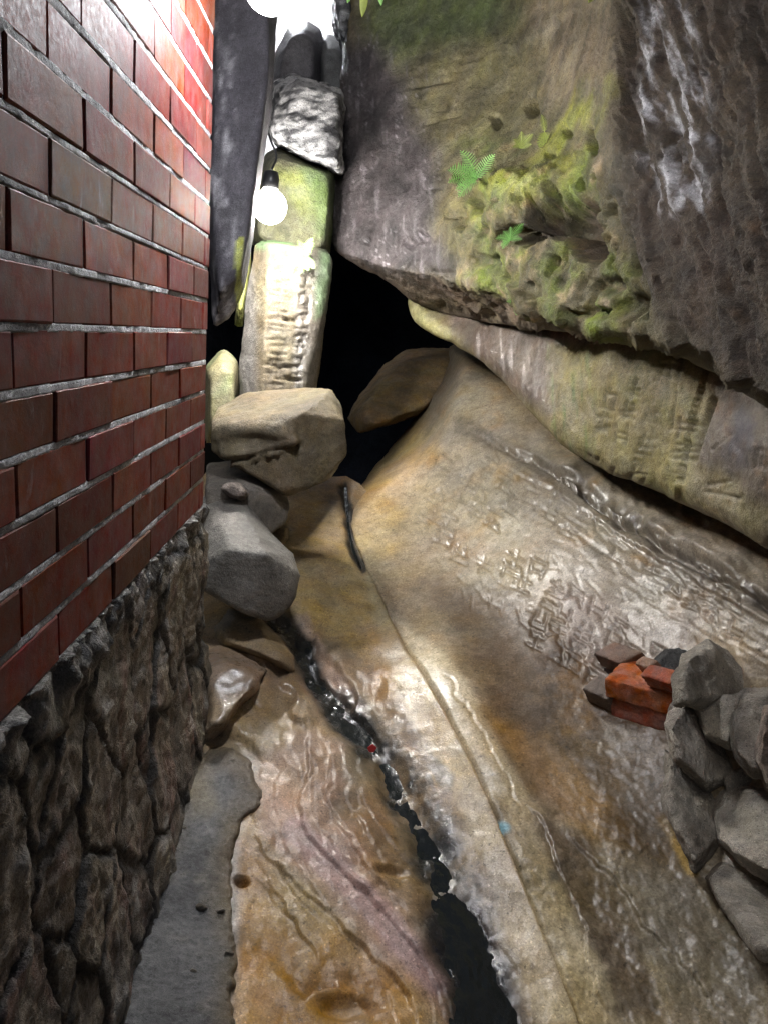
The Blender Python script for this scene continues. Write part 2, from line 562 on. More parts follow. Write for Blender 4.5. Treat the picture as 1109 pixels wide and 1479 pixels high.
CH = chaikin([(392, 880), (415, 912), (432, 940), (455, 985), (500, 1035), (548, 1090), (585, 1160), (618, 1230), (655, 1320),
              (680, 1400), (705, 1490), (735, 1640)], 2, False)
TRICKLE = chaikin([(499, 704), (500, 722), (502, 750), (508, 790), (522, 822)], 2, False)


TERR = [chaikin(t, 2, False) for t in (
    [(452, 1040), (440, 1075), (450, 1110), (432, 1150), (440, 1200), (480, 1250), (540, 1310), (610, 1380), (640, 1440), (655, 1500)],
    [(475, 1060), (478, 1100), (470, 1150), (490, 1200), (535, 1270), (600, 1330)],
    [(360, 1200), (400, 1250), (450, 1300), (490, 1330), (540, 1380), (590, 1430), (605, 1479)],
    [(368, 1225), (385, 1260), (400, 1290), (440, 1350), (465, 1400)],
    [(425, 900), (450, 905), (455, 935), (480, 965), (510, 1000), (520, 1030)],
    [(440, 925), (470, 985), (500, 1010), (545, 1060), (555, 1090)],
    [(350, 950), (385, 968), (380, 990), (350, 1010), (318, 1060)],
    [(400, 990), (430, 1010), (420, 1040), (445, 1060)],
    [(435, 1450), (460, 1428), (500, 1428), (530, 1450), (545, 1490)])]


CREST = chaikin([(560, 850), (590, 905), (640, 985), (690, 1080), (725, 1150), (760, 1230), (800, 1330), (850, 1450), (880, 1560)], 2, False)


def crest(px, py):
    d, s, t, _, _ = seg_dist(px, py, CREST)
    w = 48 + 34 * sstep(1080, 900, py)
    return (.030 + .026 * sstep(1080, 900, py)) * np.exp(-(d / w) ** 2) * sstep(0, .26, t) * sstep(1.0, .6, t)


def ground_disp(px, py, p):
    h = .014 * fbm(p, 2.6, 4, .45, 1.0) + .0028 * fbm(p, 18, 5, .62, 5.0)
    layered = fbm(p * [1.0, 1.0, 3.0], 5, 3, .5, 8)
    h = h + .002 * np.abs(layered)
    wx = px + 7 * fbm(p, 9, 3, .6, 2); wy = py + 7 * fbm(p, 9, 3, .6, 4)
    d, s, t, _, _ = seg_dist(wx, wy, TERR[0])
    u = d * s / 26 + 1.3 * fbm(p, 4, 3, .5, 37) + .25 * fbm(p, 22, 3, .6, 39)
    saw = u - np.floor(u)
    saw = saw * sstep(1.0, .88, saw)
    h = h + .0032 * saw * sstep(150, 60, d) * sstep(1030, 1090, py) * (.4 + sstep(-.2, .3, fbm(p, 3, 2, .5, 43)))
    for t, a, s in zip(TERR, (.013, .007, .010, .005, .020, .012, .03, .016, -.02), (110, 70, 120, 60, 60, 50, 90, 60, 60)):
        h = h + ledge(wx, wy, t, a, s)
    d, s, t, _, _ = seg_dist(wx, wy, CH)
    wch = 22 + 48 * sstep(.25, 1, t)
    g = np.exp(-(d / wch) ** 2)
    h = h * (1 - .2 * g) - .027 * g + .014 * g * fbm(p, 13, 4, .6, 23)
    d, s, t, _, _ = seg_dist(px, py, TRICKLE)
    h = h - .02 * np.exp(-(d / 6) ** 2)
    cr = crest(px, py)
    h = h * (1 - .5 * np.clip(cr / .03, 0, 1)) + cr
    # below the slab the floor dips out of its way
    ins = sdf(px, py, SLAB)
    h = h - .10 * sstep(0, 40, ins) - .012 * sstep(-2, 3, ins)
    # pits
    for (x, y, rx, ry, dep) in ((350, 1272, 10, 7, .03), (565, 1265, 22, 9, .015), (500, 1455, 40, 18, .02)):
        h = h - dep * np.exp(-(((wx - x) / rx) ** 2 + ((wy - y) / ry) ** 2) ** 2)
    return h


def ground_paint(px, py, p):
    A = Paint(px, py, p, 14, 6)
    A.base((.27, .185, .095), .35)
    A.noise(2.5, -.1, .4, (.20, .15, .10), .8)
    A.noise(5, 0, .5, (.33, .20, .07), .6, off=4)
    A.poly([(330, 1200), (400, 1260), (500, 1350), (600, 1440), (620, 1500), (330, 1500), (345, 1350)], 18, (.34, .19, .055), .85)
    A.poly([(370, 1090), (450, 1060), (500, 1080), (490, 1180), (560, 1290), (640, 1380), (650, 1480), (600, 1430), (470, 1310), (380, 1200)], 16, (.36, .235, .17), .9)
    A.line([(430, 1200), (480, 1260), (560, 1340), (630, 1420)], 26, (.42, .28, .26), .85)
    A.poly([(480, 1150), (540, 1150), (600, 1240), (640, 1340), (600, 1330), (520, 1260)], 20, (.24, .145, .07), .8)
    A.poly([(400, 720), (460, 715), (500, 760), (540, 840), (590, 960), (560, 980), (450, 900), (410, 880)], 14, (.36, .26, .125), .9, .25)
    A.line([(430, 900), (450, 940), (490, 990), (520, 1030)], 16, (.38, .27, .2), .8, .4)
    A.poly([(300, 930), (390, 965), (380, 1000), (320, 1070), (290, 1070)], 12, (.32, .23, .15), .8, .9)
    A.poly([(330, 1000), (440, 990), (460, 1050), (380, 1080), (310, 1090)], 14, (.33, .23, .12), .7, .8)
    # pale strip beside the crack
    A.poly([(520, 790), (545, 850), (590, 950), (640, 1030), (700, 1150), (760, 1300), (840, 1480), (770, 1480), (700, 1310), (640, 1160), (580, 1010), (540, 900)], 8, (.42, .33, .19), .9, .75)
    A.line([(555, 1000), (600, 1090), (650, 1180), (700, 1300)], 22, (.25, .15, .06), .7, .6)
    # black algae along the trickle
    tex = sstep(-.25, .25, fbm(p, 9, 4, .6, 12)) * .6 + .4
    A.line(TRICKLE, 9, (.012, .014, .014), .95, .9)
    A.line([(400, 895), (432, 930), (455, 985), (490, 1030), (530, 1060)], 24, (.012, .014, .014), 1, 1)
    A.line([(500, 1030), (560, 1110), (600, 1190), (640, 1260)], 42, (.014, .015, .014), 1, 1, tex)
    A.line([(545, 1080), (600, 1110), (640, 1190), (640, 1130), (570, 1030)], 18, (.02, .02, .018), .8, .9, tex)
    A.line([(625, 1220), (668, 1320), (688, 1400), (700, 1500)], 66, (.014, .016, .016), 1, 1, tex)
    A.line([(660, 1340), (695, 1420), (710, 1500)], 74, (.013, .015, .018), 1, 1)
    A.noise(30, .35, .6, (.08, .06, .04), .6, off=2)
    A.poly([(300, 1085), (370, 1085), (345, 1200), (340, 1500), (100, 1500), (100, 1100)], 12, (.15, .148, .145), .8, .55)
    return A.c, A.w


ground = sheet('ground', [(-200, 1250), (-200, 1700), (1100, 1700), (1000, 1300), (800, 1000), (660, 800), (600, 740), (545, 712), (500, 688), (470, 690), (400, 680), (300, 680), (150, 900)],
               lambda x, y: BASE(x, y) + .004, M_floor, 2.5, disp=ground_disp, paint=ground_paint, smooth_outline=0)
tag(ground, kind='structure', label='wet ochre and pink layered bedrock floor with a dark trickle')

# -------- the big inclined slab on the right
rng = random.Random(11)
U, V = (.87, .49), (-.34, .94)
SEGS_S = []
for row in range(8):                        # rows of chiselled characters running down the slope
    for c in range(15):
        s = c * 34 + rng.uniform(-9, 9); r = row * 31 + rng.uniform(-9, 9)
        x, y = 655 + s * U[0] + r * V[0] * .8, 612 + s * U[1] * 1.12 + r * V[1]
        if row in (0, 1) and c < 2: continue
        if rng.random() < .18: continue
        if row > 5 and c < 6: continue
        if row in (2, 3) and 3 < c < 15: continue
        SEGS_S += glyph(x, y, 29, 27, U, V, rng)
SEGS_H = []
for k in range(150):                        # chisel hatching
    t = rng.uniform(0, 1); off = rng.uniform(60, 205)
    x, y = 640 + t * 430 - off * .22, 600 + t * 280 + off
    a = rng.gauss(1.15 if rng.random() < .6 else .2, .3); l = rng.uniform(8, 22)
    SEGS_H.append((x, y, x + l * math.cos(a), y + l * math.sin(a)))
STEP = chaikin([(660, 610), (700, 632), (780, 672), (850, 715), (900, 752), (960, 785), (1010, 815), (1060, 845), (1130, 890), (1200, 930)], 2, False)
STEP2 = chaikin([(600, 590), (680, 605), (760, 640), (850, 700)], 2, False)


def slab_disp(px, py, p):
    h = .016 * fbm(p, 2.2, 3, .45, 21) + .0014 * fbm(p, 16, 5, .62, 25)
    wx = px + 6 * fbm(p, 8, 3, .6, 2); wy = py + 6 * fbm(p, 8, 3, .6, 4)
    d, s, t, _, _ = seg_dist(wx, wy, STEP)
    k = sstep(0, .4, t)
    wv = 3.5 + 12 * sstep(-.3, .5, fbm(p, 3.5, 3, .5, 31)) * k * sstep(.95, .6, t)
    h = h - k * .045 * np.exp(-(np.maximum(0, d - wv * .3) / wv) ** 2) * sstep(-.5, .0, fbm(p, 4.5, 3, .5, 33))
    h = h + ledge(px, py, STEP, .045, 80, 2, .35) + .35 * ledge(px, py - 26, STEP, .05, 22, 2, .45)
    h = h + sstep(90, 10, np.abs(d - 30)) * k * .008 * fbm(np.stack([px * .86 + py * .5, (py * .86 - px * .5) * 3, px * 0], -1), .03, 5, .6, 13)
    h = h + crest(px, py)
    carve = grooves(px, py, SEGS_S, .0056, 1.7) + .8 * grooves(px, py, SEGS_H, .0022, 1.6)
    h = h + carve * sstep(-.8, -.1, fbm(p, 4, 3, .5, 77))
    low = sstep(1080, 1200, py)
    h = h + low * (.010 * fbm(p, 14, 4, .6, 41) + .012 * fbm(p, 5, 3, .5, 44))
    rid = sstep(730, 860, px) * sstep(900, 960, py)
    h = h + rid * .004 * fbm(p, 30, 4, .65, 48)
    h = h + ledge(wx, wy, chaikin([(752, 1165), (790, 1200), (805, 1260), (840, 1320), (850, 1400), (880, 1480)], 2, False), .012, 70)
    h = h + ledge(wx, wy, chaikin([(800, 1200), (870, 1250), (930, 1330), (1000, 1400), (1040, 1470)], 2, False), .010, 70)
    for q in ([(640, 985), (700, 1080), (735, 1150), (752, 1185)],):
        h = h + groove(px + 16 * fbm(p, 14, 4, .65, 96), py, q, .0035, 2.5)
    return h


def slab_paint(px, py, p):
    A = Paint(px, py, p, 16, 4)
    A.base((.215, .165, .10), .4)
    A.noise(2, -.2, .4, (.25, .195, .12), .8, off=1)
    A.poly([(640, 500), (700, 560), (900, 700), (1200, 850), (1200, 950), (900, 900), (700, 760), (600, 680), (600, 600)], 30, (.185, .160, .120), .9, .5)
    A.poly([(510, 690), (560, 620), (610, 590), (620, 660), (580, 720), (570, 800), (520, 790)], 24, (.36, .255, .115), .9, .2)
    A.poly([(590, 700), (680, 690), (760, 760), (780, 850), (700, 860), (600, 800)], 30, (.29, .24, .155), .7, .95)
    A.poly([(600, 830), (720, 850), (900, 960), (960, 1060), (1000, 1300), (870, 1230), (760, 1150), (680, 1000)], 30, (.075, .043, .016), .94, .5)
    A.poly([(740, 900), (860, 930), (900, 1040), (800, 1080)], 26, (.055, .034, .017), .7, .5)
    A.noise(6, .05, .5, (.22, .12, .03), .5, off=9)
    A.poly([(710, 1040), (790, 1080), (880, 1170), (850, 1220), (760, 1140)], 20, (.26, .14, .035), .75)
    A.poly([(800, 850), (1000, 900), (1000, 960), (880, 990), (820, 920)], 20, (.17, .135, .12), .7, .6)
    A.poly([(560, 880), (640, 960), (720, 1080), (760, 1170), (700, 1165), (640, 1050), (580, 940), (530, 830)], 10, (.42, .34, .22), .95, .9)
    A.poly([(720, 1160), (775, 1180), (800, 1260), (850, 1380), (960, 1480), (820, 1480), (760, 1310)], 10, (.37, .29, .165), .95, .45)
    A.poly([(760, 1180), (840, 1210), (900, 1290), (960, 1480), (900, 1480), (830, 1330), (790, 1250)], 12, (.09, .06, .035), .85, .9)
    A.poly([(870, 1240), (980, 1260), (1109, 1400), (1109, 1500), (990, 1480), (900, 1330)], 22, (.14, .118, .085), .85, .6)
    A.line([(960, 1190), (985, 1230), (1000, 1260)], 14, (.42, .25, .05), .8)
    A.poly([(870, 1050), (960, 1060), (990, 1200), (940, 1240), (890, 1130)], 18, (.12, .095, .07), .7, .5)
    A.line([(700, 640), (850, 730), (1000, 820), (1150, 900)], 26, (.12, .10, .075), .5, .9)
    A.line(STEP, 16, (.07, .06, .047), .6, .6)
    A.noise(26, .3, .6, (.09, .07, .05), .5, off=6)
    cv = np.clip(-grooves(px, py, SEGS_S, 1, 1.9), 0, 1) * sstep(-.8, -.1, fbm(p, 4, 3, .5, 77))
    A.mix(cv * .36, (.06, .048, .033))
    A.line([(706, 1202), (722, 1208)], 14, (.25, .50, .60), .9)         # small blue spot
    A.poly([(785, 1265), (800, 1262), (806, 1280), (790, 1283)], 5, (.05, .05, .05), .7)
    return A.c, A.w


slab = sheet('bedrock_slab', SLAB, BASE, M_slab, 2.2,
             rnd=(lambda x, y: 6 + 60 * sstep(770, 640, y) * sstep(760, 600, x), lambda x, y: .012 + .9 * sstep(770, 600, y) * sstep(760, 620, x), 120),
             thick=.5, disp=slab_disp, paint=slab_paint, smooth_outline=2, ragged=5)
tag(slab, 'broad sloping tan bedrock slab with chiselled marks, wet along the crack', 'rock slab')

# -------- cement strip along the footing
CEM = [(300, 1075), (345, 1085), (372, 1120), (380, 1160), (352, 1190), (330, 1240), (338, 1300), (345, 1380), (335, 1470), (330, 1560), (60, 1560), (140, 1400), (215, 1240), (260, 1130)]


def cem_paint(px, py, p):
    A = Paint(px, py, p, 8, 7)
    A.base((.135, .135, .137), .7)
    A.noise(5, -.1, .35, (.075, .075, .08), .85)
    A.noise(14, .1, .5, (.22, .20, .17), .6, wet=1, off=3)
    A.noise(40, .2, .4, (.09, .09, .09), .6, off=8)
    A.poly([(270, 1130), (300, 1120), (320, 1170), (280, 1180)], 14, (.24, .2, .13), .6)
    A.mix(sstep(46, 2, sdf(A.px, A.py, CEM) + 10 * fbm(p, 14, 3, .6, 17)) * .75, (.17, .125, .07))
    return A.c, A.w


path = sheet('path', CEM, lambda x, y: BASE(x, y) - .012, M_cem, 2.5, rnd=(14, .022, 20), thick=.08, ragged=16, paint=cem_paint,
             disp=lambda x, y, p: .012 * fbm(p, 6, 4, .55, 3) + .007 * fbm(p, 26, 4, .7, 6) - .006 * np.exp(-(((x - 262) / 14) ** 2 + ((y - 1252) / 18) ** 2)))
tag(path, kind='structure', label='damp grey cement strip along the foot of the wall')

# ------------------------------------------------------------------ brick wall and its rubble footing
DW = 0.37; LH = .1125; HC = .0722; MJ = .0072; ZB = CAM[2] - .447
brick_wall = empty('brick_wall', (-DW, 1.0, ZB), 'glossy dark red brick wall in pale mortar filling the side of the passage', 'brick wall')
bv, bf, bc = [], [], []


def add_box(bv, bf, bc, x0, x1, y0, y1, z0, z1, col, bev=.0025):
    """a brick: front face at x1 with a worn bevel"""
    n = len(bv)
    jit = lambda: random.uniform(-.0009, .0009)
    ring = lambda x, i: [(x + jit(), y0 + i + jit(), z0 + i + jit()), (x + jit(), y1 - i + jit(), z0 + i + jit()), (x + jit(), y1 - i + jit(), z1 - i + jit()), (x + jit(), y0 + i + jit(), z1 - i + jit())]
    bv += ring(x0, 0) + ring(x1 - bev, 0) + ring(x1, bev)
    for a, b in ((0, 4), (4, 8)):
        for k in range(4):
            bf.append((n + a + k, n + a + (k + 1) % 4, n + b + (k + 1) % 4, n + b + k))
    bf.append((n + 8, n + 9, n + 10, n + 11)); bf.append((n + 3, n + 2, n + 1, n))
    bc += [col] * 12


Y_END = LH * (9.0 + 8.05)
for r in range(-0, 28):
    z0 = ZB + r * HC + random.uniform(-.001, .001)
    par = (r + 1) % 2
    for k in range(-6, 10, 2):
        ka = k + par
        y0 = LH * (ka + 7.57); y1 = y0 + 2 * LH
        y0 += MJ / 2 * random.uniform(.5, 1.3); y1 -= MJ / 2 * random.uniform(.5, 1.3)
        if y0 > Y_END: continue
        y1 = min(y1, Y_END + random.uniform(-.002, .002))
        s = random.uniform(.7, 1.2) * random.choice((1, 1, 1, 1, .75))
        col = (np.array((.165, .034, .023)) * s + np.array((.0, random.uniform(-.006, .012), random.uniform(-.005, .008)))).tolist()
        add_box(bv, bf, bc, -DW - .11, -DW + random.uniform(-.0015, .0015), y0, y1, z0, z0 + HC - MJ * 1.15 + random.uniform(-.0012, .0012), col)
bricks = mesh_obj('brickwork', bv, bf, M_brick, np.array(bc), None, brick_wall, smooth=False)
# mortar: a rough recessed sheet with a rounded lip under each course
ys = np.arange(.15, Y_END - .006, .0045); zs = np.arange(ZB + .001, ZB + 28 * HC, .0024)
gy, gz = np.meshgrid(ys, zs); q = np.stack([np.zeros(gy.size), gy.ravel(), gz.ravel()], -1)
fr = np.mod((q[:, 2] - ZB) / HC, 1.0)
rec = .0010 + .0018 * fbm(q, 40, 3, .6) + .002 * fbm(q, 9, 2) + .002 * fbm(q, 22, 3, .6, 6)
row = np.floor((q[:, 2] - ZB) / HC); bed = (fr > .86) | (fr < .02)
gapped = (~bed) & (fbm(np.stack([row * 7.7, np.round(q[:, 1] / LH) * 3.3, row * 0], -1), 1.0, 2) > -.1)
rec = rec + np.where(gapped, .02, 0)
rec = np.where(bed, np.maximum(rec, -.0012), np.maximum(rec, .0035))
q[:, 0] = -DW - rec
nyy = len(ys); jj, ii = np.meshgrid(np.arange(len(zs) - 1), np.arange(nyy - 1), indexing='ij')
a = (jj * nyy + ii).ravel(); fq = np.stack([a, a + 1, a + nyy + 1, a + nyy], -1)
mc = np.array((.72, .70, .71)) * (1 + .5 * fbm(q, 25, 3)[:, None]) * np.where(fbm(q, 5, 3, .5, 8)[:, None] > .22, .55, 1)
mesh_obj('mortar', q, fq, M_mortar, np.clip(mc, .03, .8), None, brick_wall)

# footing
def footing_pt(y, z, out):                   # position on the footing's face: y along the wall, z height, out = metres in front of the brick face
    return np.stack([-DW + out, y, z], -1)


foot = empty('rubble_footing', (-DW, 1.0, 0.05), 'rough dark rubble stone footing under the brick wall', 'stone footing')
ys = np.arange(.25, 1.985, .006); zs = np.append(np.arange(-.10, ZB - .007, .006), [ZB - .003, ZB - .001, ZB - .0005])
gy, gz = np.meshgrid(ys, zs); q = footing_pt(gy.ravel(), gz.ravel(), 0 * gy.ravel())
qq = q * [1, 1.15, .8]
qq = qq + .02 * np.stack([fbm(q, 7, 3, .5, 1), fbm(q, 7, 3, .5, 2), fbm(q, 7, 3, .5, 3)], -1)
f1, f2, cid = worley(qq * [0, 1, 1] + [.3, 0, 0], 5.2, 2.7)
e = f2 - f1
rdg = fbm(q * [1, 1.2, .5], 8, 4, .55, 25, ridged=True)
out = -.008 + .011 * sstep(.0, .06, e) * (.45 + cid * .9) + .013 * rdg + .015 * fbm(q, 10, 5, .6, 5) + .006 * fbm(q, 60, 3, .6, 9)
top = sstep(ZB - .10, ZB - .01, q[:, 2])
out = out * (1 - .7 * top) + top * (.002 + .045 * fbm(q * [1, 1, .6], 17, 4, .65, 15))
out = out + .05 * sstep(.55, -.05, q[:, 2])          # batter: the foot stands further out
endf = sstep(1.93, 1.985, q[:, 1])
out = np.where(q[:, 2] > ZB - .0008, -.05, out)
q[:, 0] += out - .16 * endf
nyy = len(ys); jj, ii = np.meshgrid(np.arange(len(zs) - 1), np.arange(nyy - 1), indexing='ij')
a = (jj * nyy + ii).ravel(); fq = np.stack([a, a + 1, a + nyy + 1, a + nyy], -1)
A = Paint(q[:, 1] * 100, q[:, 2] * 100, q, 0, 5)
A.base((.19, .158, .122), .75)
A.mix(cid * .8, (.29, .245, .18)); A.noise(6, .1, .5, (.10, .088, .075), .8)
A.noise(9, .02, .4, (.24, .10, .085), .6, off=7, stretch=(1, 2, .6))
A.noise(11, .15, .45, (.48, .46, .44), .6, off=3)
A.mix(sstep(.14, .02, e), (.05, .046, .042), .3)
A.mix(top * .75, (.12, .12, .122), .75)
mesh_obj('stonework', q, fq, M_foot, A.c, A.w, foot)
# a body behind the stone face, so that wall and footing are solid
def box_obj(name, x0, x1, y0, y1, z0, z1, mat, parent, col):
    bm = bmesh.new(); bmesh.ops.create_cube(bm, size=1)
    for v in bm.verts: v.co = ((x0 + x1) / 2 + v.co.x * (x1 - x0), (y0 + y1) / 2 + v.co.y * (y1 - y0), (z0 + z1) / 2 + v.co.z * (z1 - z0))
    v = [tuple(x.co) for x in bm.verts]; f = [[x.index for x in ff.verts] for ff in bm.faces]; bm.free()
    return mesh_obj(name, v, f, mat, np.tile(col, (len(v), 1)), None, parent, smooth=False)


box_obj('backing', -DW - .35, -DW - .045, .2, Y_END - .01, ZB - .002, ZB + 28 * HC, M_mortar, brick_wall, (.2, .19, .19))
box_obj('core', -DW - .35, -DW - .16, .2, 1.95, -.15, ZB - .012, M_foot, foot, (.08, .075, .07))
# the big pale stones that stick out of the footing
for (y0, y1, z0, z1, o, c) in ((.80, .98, .40, .72, .055, (.20, .185, .145)), (1.22, 1.42, .46, .70, .05, (.16, .145, .12)), (1.05, 1.22, .10, .42, .075, (.17, .12, .105)),
                               (1.5, 1.72, .40, .66, .04, (.15, .135, .115)), (1.3, 1.5, .08, .34, .09, (.15, .125, .105)), (1.56, 1.80, .10, .30, .08, (.18, .155, .135)),
                               (.70, .84, .05, .36, .085, (.13, .115, .10))):
    rr = random.Random(int(y0 * 1000)); pts = []
    for k in range(22):
        a1 = rr.uniform(0, 6.283); rad = rr.uniform(.75, 1.05)
        pts.append(((-DW - .05 + rr.choice((0, .6, .6, 1)) * (o * .25 + .03)), (y0 + y1) / 2 + math.cos(a1) * rad * (y1 - y0) / 2, (z0 + z1) / 2 + math.sin(a1) * rad * (z1 - z0) / 2))

    def fp(px, py, p, c=c):
        A = Paint(px, py, p, 0); A.base(tuple(1.6 * k for k in c), .3); A.noise(9, .1, .5, (.14, .12, .10), .7); A.noise(12, .15, .5, (.45, .42, .37), .6, off=5); return A.c, A.w
    hull('stone', pts, M_foot, .007, 2, rough(.018, 9, y0 * 10, .45), fp, foot)

# ------------------------------------------------------------------ overhanging boulder, upper right
OH = tps([(478, 345, 3.22), (485, 200, 3.34), (500, 0, 3.42), (505, -160, 3.45), (600, 300, 2.93), (640, 0, 3.12), (640, 200, 2.98), (600, 100, 3.18), (560, 360, 3.02),
          (700, 100, 2.93), (760, 0, 2.76), (760, 170, 2.66), (840, 50, 2.36), (868, 100, 2.16), (868, 240, 2.02), (800, 310, 2.20), (720, 300, 2.42),
          (660, 290, 2.74), (720, 410, 2.48), (640, 395, 2.78), (800, 440, 2.20), (900, 450, 1.92), (900, 300, 1.90), (915, 0, 2.02), (1000, 0, 1.74),
          (1000, 300, 1.60), (1109, 0, 1.42), (1109, 300, 1.30), (1000, 490, 1.66), (1109, 545, 1.36), (1250, 0, 1.15), (1250, 600, 1.08), (900, -160, 2.2),
          (650, -160, 3.0), (1250, -160, 1.2), (780, -160, 2.7)])
OHE = chaikin([(470, 352), (495, 366), (560, 386), (620, 398), (680, 404), (735, 432), (790, 452), (860, 466), (940, 484), (1010, 508), (1060, 538), (1109, 572), (1250, 660)], 2, False)
OHO = [(505, -200), (502, -60), (498, 30), (490, 130), (483, 220), (478, 300), (477, 345), (490, 368), (530, 390), (568, 412), (592, 433), (640, 455), (700, 465), (760, 473), (830, 480),
       (900, 494), (960, 507), (1010, 527), (1060, 557), (1109, 592), (1250, 690), (1330, 700), (1330, -200)]


def oh_depth(px, py):
    z = OH(px, py)
    z = z - .07 * np.exp(-(np.abs(px - 884) / 26) ** 1.5) * sstep(260, 120, py)      # the sharp arris
    d, s, t, _, _ = seg_dist(px, py, OHE)
    return z + np.where(s > 0, .0085 * d, 0.0)


rng4 = random.Random(21)
PITS = [(rng4.gauss(790, 75), rng4.gauss(330, 80), rng4.uniform(2.5, 7), rng4.uniform(4, 15), rng4.uniform(.02, .05)) for k in range(38)]
PITS += [(853, 195, 5, 16, .05), (770, 145, 7, 18, .05), (838, 265, 4, 12, .04), (640, 395, 30, 7, .02), (700, 375, 35, 8, .03), (610, 345, 12, 10, .03), (590, 350, 9, 9, .03), (528, 346, 5, 4, .03), (690, 285, 16, 14, .06),
         (870, 410, 26, 14, .05), (905, 440, 24, 20, .05), (850, 455, 40, 10, .05), (655, 310, 10, 8, .04)]


def oh_disp(px, py, p):
    h = .020 * fbm(p, 3, 4, .5, 51) + .010 * fbm(p, 18, 5, .7, 52) + .005 * fbm(p, 40, 3, .7, 59, True)
    wx = px + 12 * fbm(p, 6, 3, .6, 2); wy = py + 12 * fbm(p, 6, 3, .6, 4)
    z2 = sstep(620, 700, wx) * sstep(210, 290, wy) * sstep(960, 880, wx)             # honeycombed, mossy nose
    h = h + z2 * (.055 * fbm(p, 5, 3, .5, 50) + .022 * fbm(p, 11, 5, .6, 53) - .022 * sstep(.1, .5, fbm(p * [1, 1, .5], 22, 3, .5, 54)))
    for (hx, hy, ra, rb, dp) in PITS:
        m = (np.abs(px - hx) < 3 * rb) & (np.abs(py - hy) < 3 * rb)
        if m.any():
            h[m] -= dp * np.exp(-(((wx[m] - hx) / ra) ** 2 + ((wy[m] - hy) / rb) ** 2) ** 1.5)
    # dark hollow under the nose
    hx = px + 26 * fbm(p, 9, 4, .6, 92); hy = py + 22 * fbm(p, 9, 4, .6, 94)
    m = np.exp(-((((hx - 808) / 46) ** 2 + ((hy - 312) / 26) ** 2)) ** 2.5) + .7 * np.exp(-((((hx - 752) / 38) ** 2 + ((hy - 334) / 13) ** 2)) ** 2.5) + .8 * np.exp(-((((hx - 838) / 18) ** 2 + ((hy - 352) / 22) ** 2)) ** 2)
    h = h - .15 * np.clip(m, 0, 1)
    h = h + .015 * np.exp(-(((wx - 745) / 60) ** 2 + ((wy - 268) / 22) ** 2))
    h = h + ledge(wx, wy, chaikin([(900, 470), (820, 445), (740, 415), (660, 350), (690, 330), (640, 300)], 2, False), .03, 30)
    # fluted dark rock beyond the arris
    rgt = sstep(880, 905, px + 8 * fbm(p, 12, 2) - .10 * np.maximum(0, py - 240))
    wf = 14 * fbm(p, 7, 3, .6, 58)
    fl = np.stack([(px + wf) / 30 - py / 110, (py + wf) / 240, px * 0 + .5], -1)
    h = h + rgt * (.055 * fbm(fl, 1.0, 4, .55, 55) + .012 * fbm(np.stack([(px + wf) / 9 - py / 33, py / 90, px * 0 + .5], -1), 1, 4, .6, 56))
    # bedding lines sweeping over the hollow face
    for q in ([(570, 110), (680, 80), (760, 60), (830, 10)], [(560, 130), (660, 100), (760, 70), (850, 0)]):
        h = h + ledge(wx, wy, chaikin(q, 2, False), .012, 18)
    for q in ([(580, 128), (660, 115)], [(600, 180), (675, 163)], [(620, 272), (645, 270)]):
        h = h + groove(px, py, q, .012, 2.5, .2)
    # scratched letters on the purple face
    lf = sstep(660, 600, px) * sstep(60, 160, py)
    h = h + lf * .004 * fbm(np.stack([px / 8, py / 34, px * 0], -1), 1, 4, .6, 57)
    segs = [(492, 250, 505, 244), (500, 240, 499, 252), (490, 285, 512, 276), (498, 310, 500, 325), (505, 308, 510, 326), (503, 316, 509, 314)]
    return h + grooves(px, py, segs, .004, 2)


